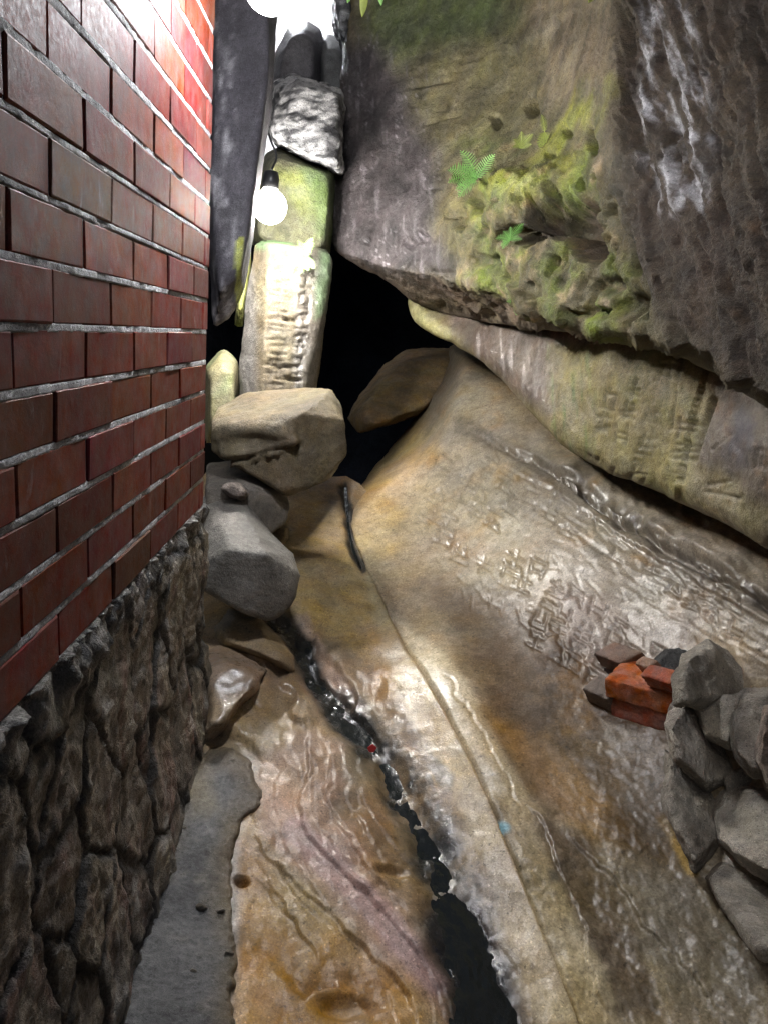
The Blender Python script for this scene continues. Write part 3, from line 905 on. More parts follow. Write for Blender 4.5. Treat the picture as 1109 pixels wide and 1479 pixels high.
def oh_paint(px, py, p):
    A = Paint(px, py, p, 16, 5)
    fl = np.stack([px / 9, py / 60, px * 0], -1)
    streak = fbm(fl, 1, 4, .6, 3)
    A.base((.125, .108, .06), .25)
    A.poly([(480, 60), (560, 60), (590, 130), (640, 220), (640, 330), (660, 400), (470, 400)], 28, (.062, .052, .056), .95, .35)
    A.mix(sstep(.22, .42, fbm(np.stack([px / 3.5, py / 11, px * 0], -1), 1, 3, .6, 8)) * sstep(690, 600, px) * sstep(-.1, .3, fbm(p, 5, 3, .5, 88)), (.30, .27, .29), .75)
    A.mix(sstep(.15, .5, streak) * sstep(680, 600, px), (.17, .15, .16), .6)
    A.poly([(510, -200), (700, -200), (740, 20), (700, 60), (580, 90), (530, 40)], 30, (.065, .088, .03), .85, .4)
    A.poly([(620, 70), (760, 60), (800, 140), (740, 240), (640, 240), (600, 150)], 30, (.135, .12, .06), .85, .3)
    A.poly([(760, -50), (880, -200), (885, 120), (840, 180), (780, 140)], 24, (.22, .175, .115), .8, .3)
    A.poly([(640, 250), (760, 220), (860, 200), (920, 330), (960, 500), (800, 470), (700, 420), (630, 330)], 22, (.115, .098, .045), .9, .1)
    A.noise(7, -.05, .35, (.29, .28, .035), .0)
    mz = sstep(640, 700, A.px) * sstep(170, 230, A.py) * sstep(950, 870, A.px)
    A.mix(mz * sstep(-.1, .35, fbm(p, 6, 4, .6, 61)), (.155, .19, .038), None)
    A.mix(mz * sstep(.12, .4, fbm(p, 11, 4, .6, 62)), (.29, .22, .12))
    A.mix(mz * sstep(.2, .5, fbm(p, 14, 4, .6, 63)) * .85, (.05, .065, .018))
    A.line([(870, 130), (800, 230), (750, 270), (700, 300)], 40, (.27, .28, .05), .75, None, sstep(-.3, .3, fbm(p, 8, 4, .6, 66)))
    A.poly([(885, -200), (1400, -200), (1400, 700), (1000, 520), (930, 440), (900, 320), (880, 200)], 30, (.050, .037, .026), .96, .03)
    st2 = fbm(np.stack([px / 15 - py / 60, py / 60, px * 0], -1), 1, 5, .6, 9)
    A.mix(sstep(-.1, .35, st2) * sstep(6, 26, sdf(A.px, A.py, [(905, -60), (1000, -60), (1040, 120), (1040, 320), (960, 330), (900, 230)])) * .9, (.40, .40, .42), .3)
    A.mix(sstep(.1, .5, st2) * sstep(1000, 1060, px) * .7, (.11, .075, .045))
    A.poly([(470, 365), (560, 392), (680, 412), (760, 448), (860, 472), (860, 520), (560, 470)], 8, (.13, .095, .07), .85, .15)
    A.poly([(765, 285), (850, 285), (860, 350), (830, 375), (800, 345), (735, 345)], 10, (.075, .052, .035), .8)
    A.noise(24, .3, .55, (.06, .05, .04), .5, off=6)
    return A.c, A.w


boulder = sheet('overhanging_boulder', OHO, oh_depth, M_moss, 2.6, rnd=(14, .06, 90), thick=1.3, ragged=5, disp=oh_disp, paint=oh_paint)
tag(boulder, 'huge overhanging boulder, purple and green with yellow moss and a white streaked dark end', 'boulder')

# ------------------------------------------------------------------ carved boulder wedged below it
CB = tps([(600, 445, 3.34), (650, 480, 3.18), (720, 510, 2.92), (720, 460, 3.0), (830, 600, 2.50), (900, 650, 2.28), (980, 700, 2.02), (1109, 780, 1.70), (1000, 540, 2.0), (1109, 620, 1.66),
          (900, 500, 2.30), (800, 480, 2.70), (800, 400, 2.85), (1000, 440, 2.2), (1109, 500, 1.85), (1300, 900, 1.3), (1300, 600, 1.35), (620, 400, 3.5), (1030, 600, 1.92)])
CBO = [(588, 428), (592, 452), (604, 470), (628, 484), (655, 496), (690, 520), (722, 545), (758, 588), (790, 622), (830, 658), (880, 684), (925, 700), (975, 722), (1040, 752), (1109, 792),
       (1300, 930), (1300, 560), (1150, 480), (1000, 410), (800, 400), (700, 400), (610, 415)]
rng2 = random.Random(5)
SEGS_C = []
for col_, (x, y0, n, w) in enumerate(((1022, 505, 6, 40), (962, 520, 8, 32), (915, 545, 6, 30), (880, 560, 4, 24))):
    for k in range(n):
        if rng2.random() < .2: continue
        SEGS_C += glyph(x - k * 9 + rng2.uniform(-3, 3), y0 + 18 + k * 32, w * .8, 30, (.99, .10), (-.2, .98), rng2)
SEGS_C += [(1030, 582, 1010, 640), (1032, 575, 1006, 650), (1028, 560, 1012, 640), (1056, 628, 1030, 650), (1094, 650, 1090, 675), (1102, 650, 1099, 675), (1109, 652, 1107, 676),
           (985, 520, 970, 620), (1018, 710, 1075, 722), (1020, 700, 1050, 695), (962, 690, 975, 697), (1060, 722, 1075, 715)]


def cb_disp(px, py, p):
    h = .016 * fbm(p, 3.5, 4, .5, 71) + .006 * fbm(p, 18, 5, .62, 72)
    d, s, t, _, _ = seg_dist(px, py, [(1060, 440), (1010, 560), (985, 660), (975, 730)])
    h = h + .012 * np.where(s > 0, 1, -1) * np.exp(-d / 22) * .5 + groove(px, py, [(1030, 570), (1012, 630), (1000, 670)], .014, 4)
    h = h + sstep(1000, 1050, px) * .012 * fbm(p, 10, 4, .6, 73)
    fl = np.stack([px / 6, py / 40, px * 0], -1)
    h = h + .003 * fbm(fl, 1, 3, .6, 74) * sstep(900, 800, px)
    return h + grooves(px, py, SEGS_C, .0075, 2.4) * sstep(-.7, .2, fbm(p, 5, 3, .5, 7))


def cb_paint(px, py, p):
    A = Paint(px, py, p, 12, 5)
    streak = fbm(np.stack([px / 8, py / 70, px * 0], -1), 1, 4, .6, 13)
    A.base((.20, .17, .08), .25)
    A.noise(5, 0, .45, (.12, .125, .045), .7, off=3)
    A.noise(8, .05, .5, (.26, .205, .105), .6, off=8)
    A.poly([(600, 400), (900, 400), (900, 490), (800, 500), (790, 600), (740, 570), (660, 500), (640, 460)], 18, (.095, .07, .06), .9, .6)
    A.mix(sstep(.1, .5, streak) * sstep(820, 740, px) * sstep(640, 700, px), (.30, .26, .24), .9)
    A.mix(sstep(.0, .4, streak) * sstep(780, 800, px) * sstep(880, 840, px), (.12, .14, .05))
    A.poly([(780, 455), (1010, 455), (1000, 500), (900, 498), (800, 492)], 10, (.17, .085, .065), .9, .5)
    A.poly([(1040, 480), (1300, 560), (1300, 930), (1000, 740), (1000, 660), (1030, 570)], 12, (.12, .098, .08), .9, .35)
    A.mix(sstep(1010, 1050, px) * sstep(.05, .4, fbm(p, 8, 4, .6, 81)), (.18, .105, .05))
    A.mix(sstep(1010, 1050, px) * sstep(.1, .45, fbm(p, 6, 4, .6, 82)), (.075, .068, .075))
    A.poly([(960, 660), (1040, 680), (1109, 740), (1109, 800), (980, 720)], 16, (.23, .20, .10), .7)
    cv = np.clip(-grooves(px, py, SEGS_C, 1, 2.2), 0, 1) * sstep(-.7, .2, fbm(p, 5, 3, .5, 7))
    A.mix(cv * .5, (.055, .048, .03))
    A.line([(590, 440), (605, 462), (640, 482)], 16, (.33, .31, .15), .7)
    return A.c, A.w


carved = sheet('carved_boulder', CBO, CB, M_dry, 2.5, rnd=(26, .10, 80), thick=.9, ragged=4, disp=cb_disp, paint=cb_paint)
tag(carved, 'yellow green carved boulder wedged between the mossy overhang and the sloping slab', 'boulder')

# ------------------------------------------------------------------ cave behind
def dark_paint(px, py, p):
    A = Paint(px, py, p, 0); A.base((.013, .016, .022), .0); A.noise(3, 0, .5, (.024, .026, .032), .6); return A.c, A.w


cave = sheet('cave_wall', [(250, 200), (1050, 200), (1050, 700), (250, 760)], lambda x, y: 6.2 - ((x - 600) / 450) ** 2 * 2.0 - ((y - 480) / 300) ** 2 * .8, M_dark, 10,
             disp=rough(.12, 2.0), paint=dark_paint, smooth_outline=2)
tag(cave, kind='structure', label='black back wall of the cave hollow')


def simple_paint(base, alt, wet=.15, spots=None, off=0.0, sc=5):
    def f(px, py, p):
        A = Paint(px, py, p, 8, 6); A.base(base, wet); A.noise(sc, -.05, .45, alt, .8, off=off)
        A.noise(sc * 5, .25, .6, tuple(c * .5 for c in base), .5, off=off + 3)
        if spots: spots(A)
        return A.c, A.w
    return f


def rockp(name, label, poly, d, t, mat, base, alt, wet=.15, tilt=(0, 0), vox=.014, sm=6, amp=.012, s=6, cat='boulder', group=None, disp=None, spots=None, front=.62, bulge=.45, back=.75):
    o = hull(name, poly_pts(poly, d, t, tilt, front, back, bulge), mat, vox, sm,
             disp or rough(amp, s, d * 3.3), simple_paint(base, alt, wet, spots, d * 2.1))
    return tag(o, label, cat, group)


rockp('boulder', 'smooth brown boulder deep inside the black cave hollow', [(503, 604), (518, 573), (555, 525), (590, 506), (650, 502), (700, 520), (655, 565), (610, 598), (565, 614), (518, 628)], 4.05, .7, M_dry,
      (.25, .17, .08), (.17, .12, .07), tilt=(.1, -.5), amp=.02, vox=.02, front=.75)

# standing stone with carved columns
rng3 = random.Random(9)
SEGS_P = []
for k in range(10):
    SEGS_P += glyph(410 - k * 1.5, 372 + k * 21, 30, 19, (1, .03), (-.06, 1), rng3)
    SEGS_P += glyph(448 - k * 2.6, 380 + k * 20, 20, 18, (1, .03), (-.12, 1), rng3)
PIL = np.concatenate([P([390, 436, 374, 430], [350, 354, 620, 620], [2.87, 2.89, 2.76, 2.78]), P([368, 352, 345, 345], [352, 450, 540, 620], [2.96, 2.94, 2.90, 2.90]),
                      P([477, 482, 464, 450, 446], [366, 382, 470, 560, 620], [2.96, 2.98, 2.92, 2.88, 2.88]), P([380, 470, 360, 450], [345, 355, 620, 620], [3.2, 3.2, 3.2, 3.2])])


def pil_disp(px, py, p):
    h = .010 * fbm(p, 6, 4, .5, 91) + .003 * fbm(p, 26, 3, .6, 92) + grooves(px, py, SEGS_P, .008, 2.0)
    for q in ([(388, 530), (440, 528)], [(392, 545), (442, 548)], [(405, 460), (432, 462)], [(402, 510), (403, 545)]):
        h = h + groove(px, py, q, .014, 2.5, .2)
    return h


def pil_paint(px, py, p):
    A = Paint(px, py, p, 6, 6)
    A.base((.135, .11, .072), .1); A.noise(6, 0, .5, (.12, .09, .055), .7)
    A.poly([(432, 340), (490, 340), (470, 480), (440, 640), (424, 640), (428, 480)], 5, (.13, .115, .095), .9, .9)
    A.poly([(340, 340), (368, 400), (372, 640), (340, 640)], 8, (.17, .16, .15), .85, .4)
    A.poly([(460, 360), (485, 360), (470, 450), (455, 460)], 6, (.09, .14, .07), .8, .9)
    A.mix(np.clip(-grooves(px, py, SEGS_P, 1, 1.8), 0, 1) * .5, (.06, .05, .04))
    A.poly([(365, 340), (440, 340), (420, 358), (370, 360)], 5, (.12, .22, .10), .7)
    return A.c, A.w


tag(hull('standing_stone', PIL, M_dry, .008, 7, pil_disp, pil_paint), 'upright stone pillar with columns of worn carved characters under the lamp', 'standing stone')

# rocks above and around the lamps
def green_spots(A):
    A.poly([(400, 250), (440, 240), (470, 290), (440, 320)], 14, (.145, .165, .05), .8)
    A.poly([(440, 240), (485, 240), (485, 350), (460, 340)], 14, (.12, .17, .06), .8)


rockp('boulder', 'green mossy rock behind the glowing bulb, above the carved pillar', [(383, 222), (402, 212), (440, 232), (484, 246), (482, 330), (474, 372), (400, 372), (362, 350), (366, 280)], 3.02, .6, M_moss,
      (.11, .108, .062), (.085, .082, .048), spots=green_spots, amp=.014, front=.8)


def specks_and_glare(A):
    A.poly([(370, 175), (500, 190), (500, 260), (370, 230)], 14, (.62, .62, .63), .9)  # lower half whitened in the colour to imitate lamp glare
    A.noise(16, .0, .18, (.03, .03, .035), .9, off=21, stretch=(1, 1, 1.8)); A.noise(6, .05, .3, (.10, .095, .10), .7, off=4)


rockp('boulder', 'sloping rock, lower half coloured white as if lit, with a jagged dark surface above the green rock', [(388, 195), (396, 118), (430, 108), (470, 120), (496, 136), (494, 250), (450, 228), (400, 208)], 2.98, .7, M_moss,
      (.45, .44, .44), (.12, .115, .115), tilt=(0, -.12), amp=.03, s=11, front=.85, spots=specks_and_glare)
rockp('boulder', 'round dark boulder under the top lamp', [(388, 130), (398, 75), (418, 38), (444, 28), (464, 42), (470, 74), (466, 135)], 3.55, .6, M_dry, (.12, .115, .125), (.09, .085, .09), amp=.01)
rockp('boulder', 'dark angular rock filling the gap beside the round boulder', [(458, 78), (470, 50), (505, 60), (508, 150), (460, 135)], 3.62, .6, M_dry, (.11, .115, .12), (.08, .085, .085), amp=.014)
rockp('boulder', 'pale backing face added as white glare behind the round boulder at the top', [(280, -150), (520, -150), (530, 330), (280, 330)], 4.6, .5, M_dry, (.8, .8, .8), (.7, .7, .71), amp=.03, vox=.03, front=.95)  # pale backing added to catch the lamps and read as white glare
rockp('boulder', 'black and white speckled rock high against the overhang', [(478, -60), (512, -60), (508, 90), (498, 78), (482, 40)], 3.40, .5, M_moss, (.30, .31, .33), (.06, .06, .07), amp=.025, s=14, spots=specks_and_glare)


def lean_spots(A):
    st = fbm(np.stack([A.px / 10, A.py / 60, A.px * 0], -1), 1, 4, .6, 3)
    A.mix(sstep(0, .4, st) * sstep(350, 330, A.px) * .9, (.28, .27, .29))
    A.line([(349, 345), (345, 440)], 6, (.3, .33, .06), .8)


rockp('leaning_rock', 'tall dark leaning rock just past the end of the brick wall', [(300, -80), (400, -80), (398, 60), (389, 175), (372, 250), (352, 330), (353, 420), (334, 455), (308, 474), (296, 300)], 2.22, .32, M_dry,
      (.06, .055, .065), (.04, .037, .045), spots=lean_spots, amp=.012, front=.78, back=.9, cat='leaning rock')
rockp('boulder', 'pale green tan rock standing behind the wall end beside the carved pillar', [(296, 530), (322, 504), (343, 520), (348, 585), (330, 640), (296, 640)], 2.92, .3, M_dry, (.30, .28, .16), (.2, .26, .12), amp=.01)
rockp('boulder', 'thin mossy sliver of rock lit beside the leaning rock', [(338, 470), (350, 335), (364, 342), (362, 400), (352, 470)], 2.98, .2, M_moss, (.32, .32, .10), (.2, .25, .06), amp=.01, vox=.01)

# boulder pile by the wall
BB = np.concatenate([P([314, 350, 440, 478, 492], [588, 568, 560, 562, 582], [2.74, 2.78, 2.74, 2.68, 2.62]), P([304, 328, 405, 438, 472], [620, 614, 616, 596, 570], [2.54, 2.46, 2.42, 2.44, 2.56]),
                     P([304, 338, 402, 496, 502, 464, 414], [652, 670, 708, 608, 655, 698, 718], [2.52, 2.46, 2.46, 2.50, 2.54, 2.52, 2.50]), P([320, 480, 480, 400], [600, 600, 690, 700], [2.74, 2.70, 2.62, 2.60])])


def bb_disp(px, py, p):
    h = .010 * fbm(p, 5, 4, .5, 101) + .003 * fbm(p, 30, 3, .6, 102)
    h = h + ledge(px, py, chaikin([(440, 640), (395, 652), (345, 668), (318, 676)][::-1], 1, False), .045, 36, 3) * 1
    h = h - .028 * np.exp(-(((px - 365) / 42) ** 2 + ((py - 640) / 13) ** 2) ** 2) + groove(px, py, [(310, 672), (350, 663), (400, 650), (440, 641)], .03, 4)
    rr = sstep(425, 440, px) * sstep(595, 605, py)
    h = h + rr * .005 * fbm(p, 24, 3, .6, 103)
    return h


tag(hull('boulder', BB, M_dry, .008, 2, bb_disp, simple_paint((.155, .125, .078), (.11, .088, .052), .12)), 'big squared tan boulder with a cracked dark front below the carved pillar', 'boulder', 'boulders piled by the wall end')
PILE = 'boulders piled by the wall end'
B2 = np.concatenate([P([298, 330, 354, 384, 404], [668, 668, 664, 670, 688], [2.80, 2.80, 2.78, 2.72, 2.66]), P([298, 336, 372, 390, 419, 414], [704, 698, 706, 720, 730, 754], [2.46, 2.44, 2.46, 2.50, 2.56, 2.54]),
                     P([298, 360, 392], [770, 772, 772], [2.44, 2.46, 2.50]), P([300, 400, 400], [690, 700, 760], [2.95, 2.95, 2.85])])
tag(hull('boulder', B2, M_dry, .010, 4, rough(.010, 6, 2.0), simple_paint((.15, .133, .112), (.10, .088, .075), .15)), 'grey brown boulder with a pale top, second down the pile', 'boulder', PILE)
B3 = np.concatenate([P([292, 316, 340, 362, 396, 424], [716, 706, 708, 732, 772, 800], [2.52, 2.52, 2.50, 2.44, 2.36, 2.30]), P([292, 330, 384, 408], [812, 794, 800, 815], [2.20, 2.14, 2.16, 2.20]),
                     P([292, 322, 352, 390, 408, 428, 435], [852, 866, 886, 899, 892, 866, 832], [2.18, 2.18, 2.18, 2.22, 2.24, 2.24, 2.26]), P([300, 400, 400, 330], [740, 800, 870, 860], [2.7, 2.6, 2.5, 2.5])])
tag(hull('boulder', B3, M_dry, .010, 4, rough(.010, 5, 4.0), simple_paint((.165, .155, .138), (.11, .10, .088), .3)), 'large smooth grey boulder, lowest and nearest of the pile', 'boulder', PILE)
rockp('boulder', 'little brown stone tucked beside the smooth grey boulder', [(388, 772), (404, 756), (416, 762), (417, 778), (406, 790), (396, 790)], 2.66, .12, M_dry, (.22, .17, .10), (.16, .12, .08), group=PILE, vox=.007, amp=.004)
rockp('boulder', 'small knobbly pinkish stone on top of the smooth grey boulder', [(318, 706), (330, 696), (348, 698), (360, 712), (352, 722), (330, 716)], 2.38, .10, M_grit, (.28, .23, .20), (.20, .16, .14), group=PILE, vox=.006, amp=.01, s=16)
rockp('flat_stone', 'flat brown stone leaning over the trickle below the pile', [(300, 905), (330, 876), (366, 884), (404, 922), (426, 950), (424, 972), (404, 962), (370, 940), (312, 930)], 2.24, .2, M_floor,
      (.23, .17, .10), (.30, .23, .15), tilt=(0, -.25), cat='flat stone', vox=.009, wet=.4)
rockp('flat_stone', 'wet shiny tan stone against the footing below the flat stone', [(288, 945), (318, 930), (356, 948), (386, 968), (378, 990), (344, 1010), (316, 1062), (288, 1075)], 2.02, .25, M_floor,
      (.30, .22, .15), (.23, .16, .10), tilt=(0, -.18), cat='flat stone', vox=.009, wet=.9, amp=.02, s=8)

# ------------------------------------------------------------------ rubble heap on the right
RUB = [([(975, 978), (988, 946), (1024, 929), (1064, 956), (1112, 998), (1076, 1010), (1030, 1010), (996, 1020), (979, 1016)], 1.76, .24, 'grey rubble stone at the very top of the heap', (.2, -.1)),
       ([(997, 1018), (1030, 1001), (1070, 1006), (1066, 1035), (1060, 1064), (1054, 1080), (1019, 1064), (1006, 1039)], 1.69, .2, 'dark blocky rubble stone just below the top stone', (-.1, -.1)),
       ([(1054, 1028), (1076, 1000), (1118, 994), (1122, 1113), (1087, 1120), (1062, 1092), (1054, 1062)], 1.60, .22, 'tall upright rubble stone beside the dark blocky one', (0, -.1)),
       ([(1104, 1024), (1090, 1100), (1109, 1142), (1170, 1144), (1170, 1014)], 1.50, .2, 'pinkish rubble stone cut by the picture edge', (0, 0)),
       ([(960, 1050), (978, 1014), (1004, 1018), (1016, 1050), (1058, 1080), (1080, 1118), (1054, 1134), (1018, 1140), (976, 1098)], 1.74, .26, 'wide grey rubble stone below the bricks', (.15, -.15)),
       ([(962, 1086), (1007, 1128), (1034, 1148), (1028, 1174), (1044, 1218), (1002, 1256), (977, 1203), (962, 1166)], 1.68, .2, 'long pale rubble stone at the outer foot of the heap', (.1, -.15)),
       ([(1022, 1168), (1050, 1128), (1130, 1140), (1160, 1300), (1070, 1246), (1034, 1211)], 1.54, .26, 'largest rubble stone in the middle of the heap edge', (-.1, -.15)),
       ([(1020, 1270), (1044, 1219), (1076, 1246), (1118, 1282), (1150, 1390), (1096, 1380), (1050, 1320)], 1.50, .2, 'lowest rubble stone sloping to the wet floor', (.05, -.3)),
       ([(1040, 1120), (1080, 1105), (1110, 1130), (1100, 1160), (1050, 1160)], 1.70, .15, 'shaded rubble stone wedged in the gap above the largest one', (0, 0)),
       ([(940, 962), (962, 938), (995, 936), (1004, 975), (960, 985)], 1.95, .18, 'dark rounded rubble stone behind the bricks', (0, -.1))]
for k, (poly, d, t, lab, tilt) in enumerate(RUB):
    g = 1 + .25 * math.sin(k * 2.3)
    base = (.44 * g, .40 * g, .34 * g); alt = (.32, .29, .245)
    if k == 9: base, alt = (.075, .078, .08), (.06, .06, .062)
    if k == 3: base = (.26, .20, .165)
    poly = np.array(poly, float); cc = (poly.min(0) + poly.max(0)) / 2; poly = cc + (poly - cc) * 1.07
    rockp('rubble_stone', lab, poly, d, t, M_grit, base, alt, .12, tilt, .006, 2, .016, 10, 'rubble stone', 'rubble stones heaped at the side', front=.78, bulge=.35)


rockp('earth_bank', 'dark earth packed between and behind the rubble stones', [(985, 960), (1050, 960), (1200, 1010), (1200, 1420), (1090, 1370), (1010, 1230), (985, 1100)], 1.86, .5, M_grit, (.09, .08, .065), (.06, .052, .045), .1,
      (-.16, -.10), .014, 3, .02, 10, 'earth bank', front=.92)

# ------------------------------------------------------------------ loose bricks
def loose_brick(label, p0, px_w, px_d, h, col, alt, chip=.006, seed=0):
    """p0 = bottom front left corner; px_w, px_d = world vectors along its long and short side; h its height"""
    p0 = np.array(p0); up = np.cross(px_w, px_d); up = up / np.linalg.norm(up) * h
    if up[2] < 0: up = -up
    pts = [p0 + px_w * a + px_d * b + up * c for a in (0, 1) for b in (0, 1) for c in (0, 1)]
    o = hull('loose_brick', pts, M_clay, .005, 1, lambda px, py, p: .0025 * fbm(p, 30, 3, .6, seed) - chip * sstep(.25, .6, fbm(p, 18, 3, .6, seed + 4)),
             simple_paint(col, alt, .1, None, seed, 14))
    return tag(o, label, 'brick', 'loose bricks lying by the rubble')


def at(px, py, d): return P(px, py, d)


def brick_px(label, bl, br, back, h, col, alt, seed):
    """front bottom edge from bl to br, back = bottom rear left corner, each (px, py, depth)"""
    a, b, c = at(*bl), at(*br), at(*back)
    loose_brick(label, a, b - a, c - a, h, col, alt, seed=seed)


RED, GREY = (.30, .085, .04), (.16, .12, .10)
def fl(x, y, up=0.0): return float(BASE(np.array([x * 1.0]), np.array([y * 1.0]))[0]) - up


brick_px('lower red brick half sunk in the floor mud', (882, 1036, fl(880, 1036)), (966, 1060, fl(966, 1060)), (912, 1005, fl(880, 1036) + .10), .06, (.25, .075, .045), (.16, .10, .09), 3)
brick_px('clean orange red brick lying on the lower red brick', (873, 1007, fl(880, 1036, .02)), (975, 1037, fl(968, 1060, .02)), (907, 972, fl(880, 1036, .02) + .10), .055, (.34, .095, .035), (.27, .075, .035), 5)
brick_px('half red brick leaning on the top stone', (936, 992, fl(936, 1012, .07)), (985, 1006, fl(985, 1026, .07)), (952, 975, fl(952, 995, .07)), .055, (.28, .075, .035), (.2, .06, .04), 7)
brick_px('brown worn brick standing highest behind the red ones', (866, 962, fl(866, 962)), (906, 978, fl(906, 978)), (898, 945, fl(898, 945)), .062, (.17, .115, .085), (.12, .09, .075), 9)
brick_px('grey mortar crusted brick at the outer side of the red ones', (848, 1013, fl(848, 1013)), (884, 1030, fl(884, 1030)), (872, 992, fl(872, 992)), .06, (.17, .135, .115), (.13, .11, .1), 11)
brick_px('small pinkish brick fragment between the brown and red bricks', (926, 972, fl(926, 985, .04)), (948, 979, fl(948, 992, .04)), (938, 960, fl(938, 973, .04)), .045, (.27, .17, .12), (.22, .14, .1), 13)
rr = random.Random(4)
for k in range(21):
    x, y = (rr.uniform(860, 985), rr.uniform(1045, 1290)) if k < 16 else (rr.uniform(250, 350), rr.uniform(1120, 1440)) if k < 21 else (rr.uniform(560, 740), rr.uniform(1150, 1440))
    w = rr.uniform(3, 8) * (1.2 if y > 1200 else .9)
    poly = [(x + w * rr.uniform(.7, 1.1) * math.cos(a), y + w * .75 * rr.uniform(.7, 1.1) * math.sin(a)) for a in (0, .9, 1.8, 2.7, 3.6, 4.5, 5.4)]
    g = rr.uniform(.6, 1.2)
    lab = ('small grey pebble in the grit between the bricks and the rubble', 'small pebble on the cement strip by the footing', 'small pebble stranded beside the black trickle')[0 if k < 16 else 1 if k < 21 else 2]
    grp = ('pebbles by the rubble', 'pebbles on the cement', 'pebbles by the trickle')[0 if k < 16 else 1 if k < 21 else 2]
    d = fl(x, y, -.002 if k < 16 else .016 if k < 21 else -.004)
    rockp('pebble', lab, poly, d, w * .0016 + .004, M_grit, (.24 * g, .21 * g, .17 * g), (.16 * g, .14 * g, .11 * g), .5, (0, 0), .0035, 1, .003, 30, 'pebble', grp)

# ------------------------------------------------------------------ water in the channel
mw_, nt, b = nodes('dark trickling water')
b.inputs['Base Color'].default_value = (.010, .012, .012, 1); b.inputs['Roughness'].default_value = .13; b.inputs['Specular IOR Level'].default_value = .6
tc = nt.nodes.new('ShaderNodeTexCoord'); n1 = nt.nodes.new('ShaderNodeTexNoise'); n1.inputs['Scale'].default_value = 70; n1.inputs['Detail'].default_value = 4; n1.inputs['Distortion'].default_value = 1.2
nt.links.new(tc.outputs['Object'], n1.inputs['Vector'])
bp = nt.nodes.new('ShaderNodeBump'); bp.inputs['Strength'].default_value = .05; bp.inputs['Distance'].default_value = .02
nt.links.new(n1.outputs[0], bp.inputs['Height']); nt.links.new(bp.outputs[0], b.inputs['Normal'])
def strip(line, w0, w1):
    l = chaikin(line, 2, False); t = np.gradient(l, axis=0); t /= np.linalg.norm(t, axis=1)[:, None]; n = np.stack([-t[:, 1], t[:, 0]], -1)
    w = np.linspace(w0, w1, len(l))[:, None] * (1 + .5 * fbm(np.concatenate([l, l[:, :1] * 0], 1), .02, 3)[:, None])
    return np.concatenate([l + n * w, (l - n * w)[::-1]])


def water_disp(x, y, p):
    fall = np.exp(-((y - 960) / 45) ** 2)
    calm = sstep(.0, .35, fbm(p, 9, 3, .5, 19))
    return -.019 + .005 * sstep(1200, 1400, y) + (.002 + .014 * fall) * fbm(p, 22, 3, .6, 5) + .0020 * calm * fbm(p * [1.6, .8, 1], 36, 3, .6, 7)


water = sheet('water', strip(CH, 24, 48), BASE, mw_, 2.2, ragged=18, disp=water_disp)
tag(water, kind='structure', label='black glinting trickle of water in the rock channel')
trickle = sheet('water', strip(TRICKLE, 1.9, 1.6), lambda x, y: BASE(x, y) + .012, mw_, 1.5, disp=lambda x, y, p: .001 * fbm(p, 50, 3, .6, 7))
tag(trickle, kind='structure', label='thin thread of water running out of the cave along the slab edge')

# a red scrap in the trickle
o = hull('fallen_leaf', np.concatenate([P([530, 538, 545, 540, 533], [1080, 1074, 1080, 1088, 1087], 1.93), P([531, 538, 543, 540, 534], [1081, 1076, 1080, 1087, 1086], 1.937)]), plain('red leaf', (.45, .03, .03), .5), .0018, 1)
tag(o, 'small red scrap lying in the black trickle', 'leaf')

# ------------------------------------------------------------------ plants
M_fern = plain('bright fern leaf', (.34, .68, .20), .5)
M_fern_d = plain('older fern leaf', (.20, .46, .10), .5)
M_fern_y = plain('young yellow green leaf', (.42, .50, .12), .45)


def frond(parent, base, direc, length, droop, mat, name='frond', nrm=(0, -1, .2), width=.27):
    """one fern frond: a curved midrib with toothed leaflets on both sides"""
    d = np.array(direc, float); d /= np.linalg.norm(d)
    n = np.array(nrm, float); s = np.cross(d, n); s /= np.linalg.norm(s); n = np.cross(s, d)
    V_, F_ = [], []
    K = 13; prev = None
    pos = np.array(base, float); cur = d.copy(); step = length / K
    for k in range(K + 1):
        t = k / K
        r = .0012 * (1 - t) + .0003
        q = [pos + s * r, pos + n * r, pos - s * r]
        i = len(V_); V_ += q
        if prev is not None:
            for a in range(3):
                F_.append((prev + a, prev + (a + 1) % 3, i + (a + 1) % 3, i + a))
        prev = i
        if k > 0:
            L = length * width * math.sin(math.pi * min(1, .12 + t * .88)) ** .8 + .002
            for sg in (-1, 1):
                ld = s * sg + cur * .45 + n * random.uniform(-.15, .25); ld /= np.linalg.norm(ld)
                wd = cur * step * .40
                lobes = 4; j = len(V_)
                for m in range(lobes + 1):
                    u = m / lobes; ww = (1 - u) ** .7 * (1.0 if m % 2 == 0 else .72)
                    c = pos + ld * L * u + n * (-.10 * L * u * u)
                    V_ += [c - wd * ww, c + wd * ww]
                for m in range(lobes):
                    F_.append((j + 2 * m, j + 2 * m + 1, j + 2 * m + 3, j + 2 * m + 2))
        pos = pos + cur * step
        cur = cur + np.array([0, 0, -droop]) * step / length; cur /= np.linalg.norm(cur)
    return mesh_obj(name, V_, F_, mat, None, None, parent, smooth=False)


def fern(label, px, py, d, size, angles, mat=M_fern, droop=.8):
    if d is None: d = float(oh_depth(np.array([px * 1.0]), np.array([py * 1.0]))[0]) - .05
    root = P(px, py, d)
    o = empty('fern', root, label, 'fern', 'ferns growing on the rocks')
    for a in angles:
        l = size * random.uniform(.6, 1.15)
        ca = R @ np.array([math.cos(math.radians(a)), -math.sin(math.radians(a)), -.45])
        frond(o, root, ca, l, droop * random.uniform(.7, 1.5), M_fern_d if mat is M_fern and random.random() < .35 else mat)
    return o


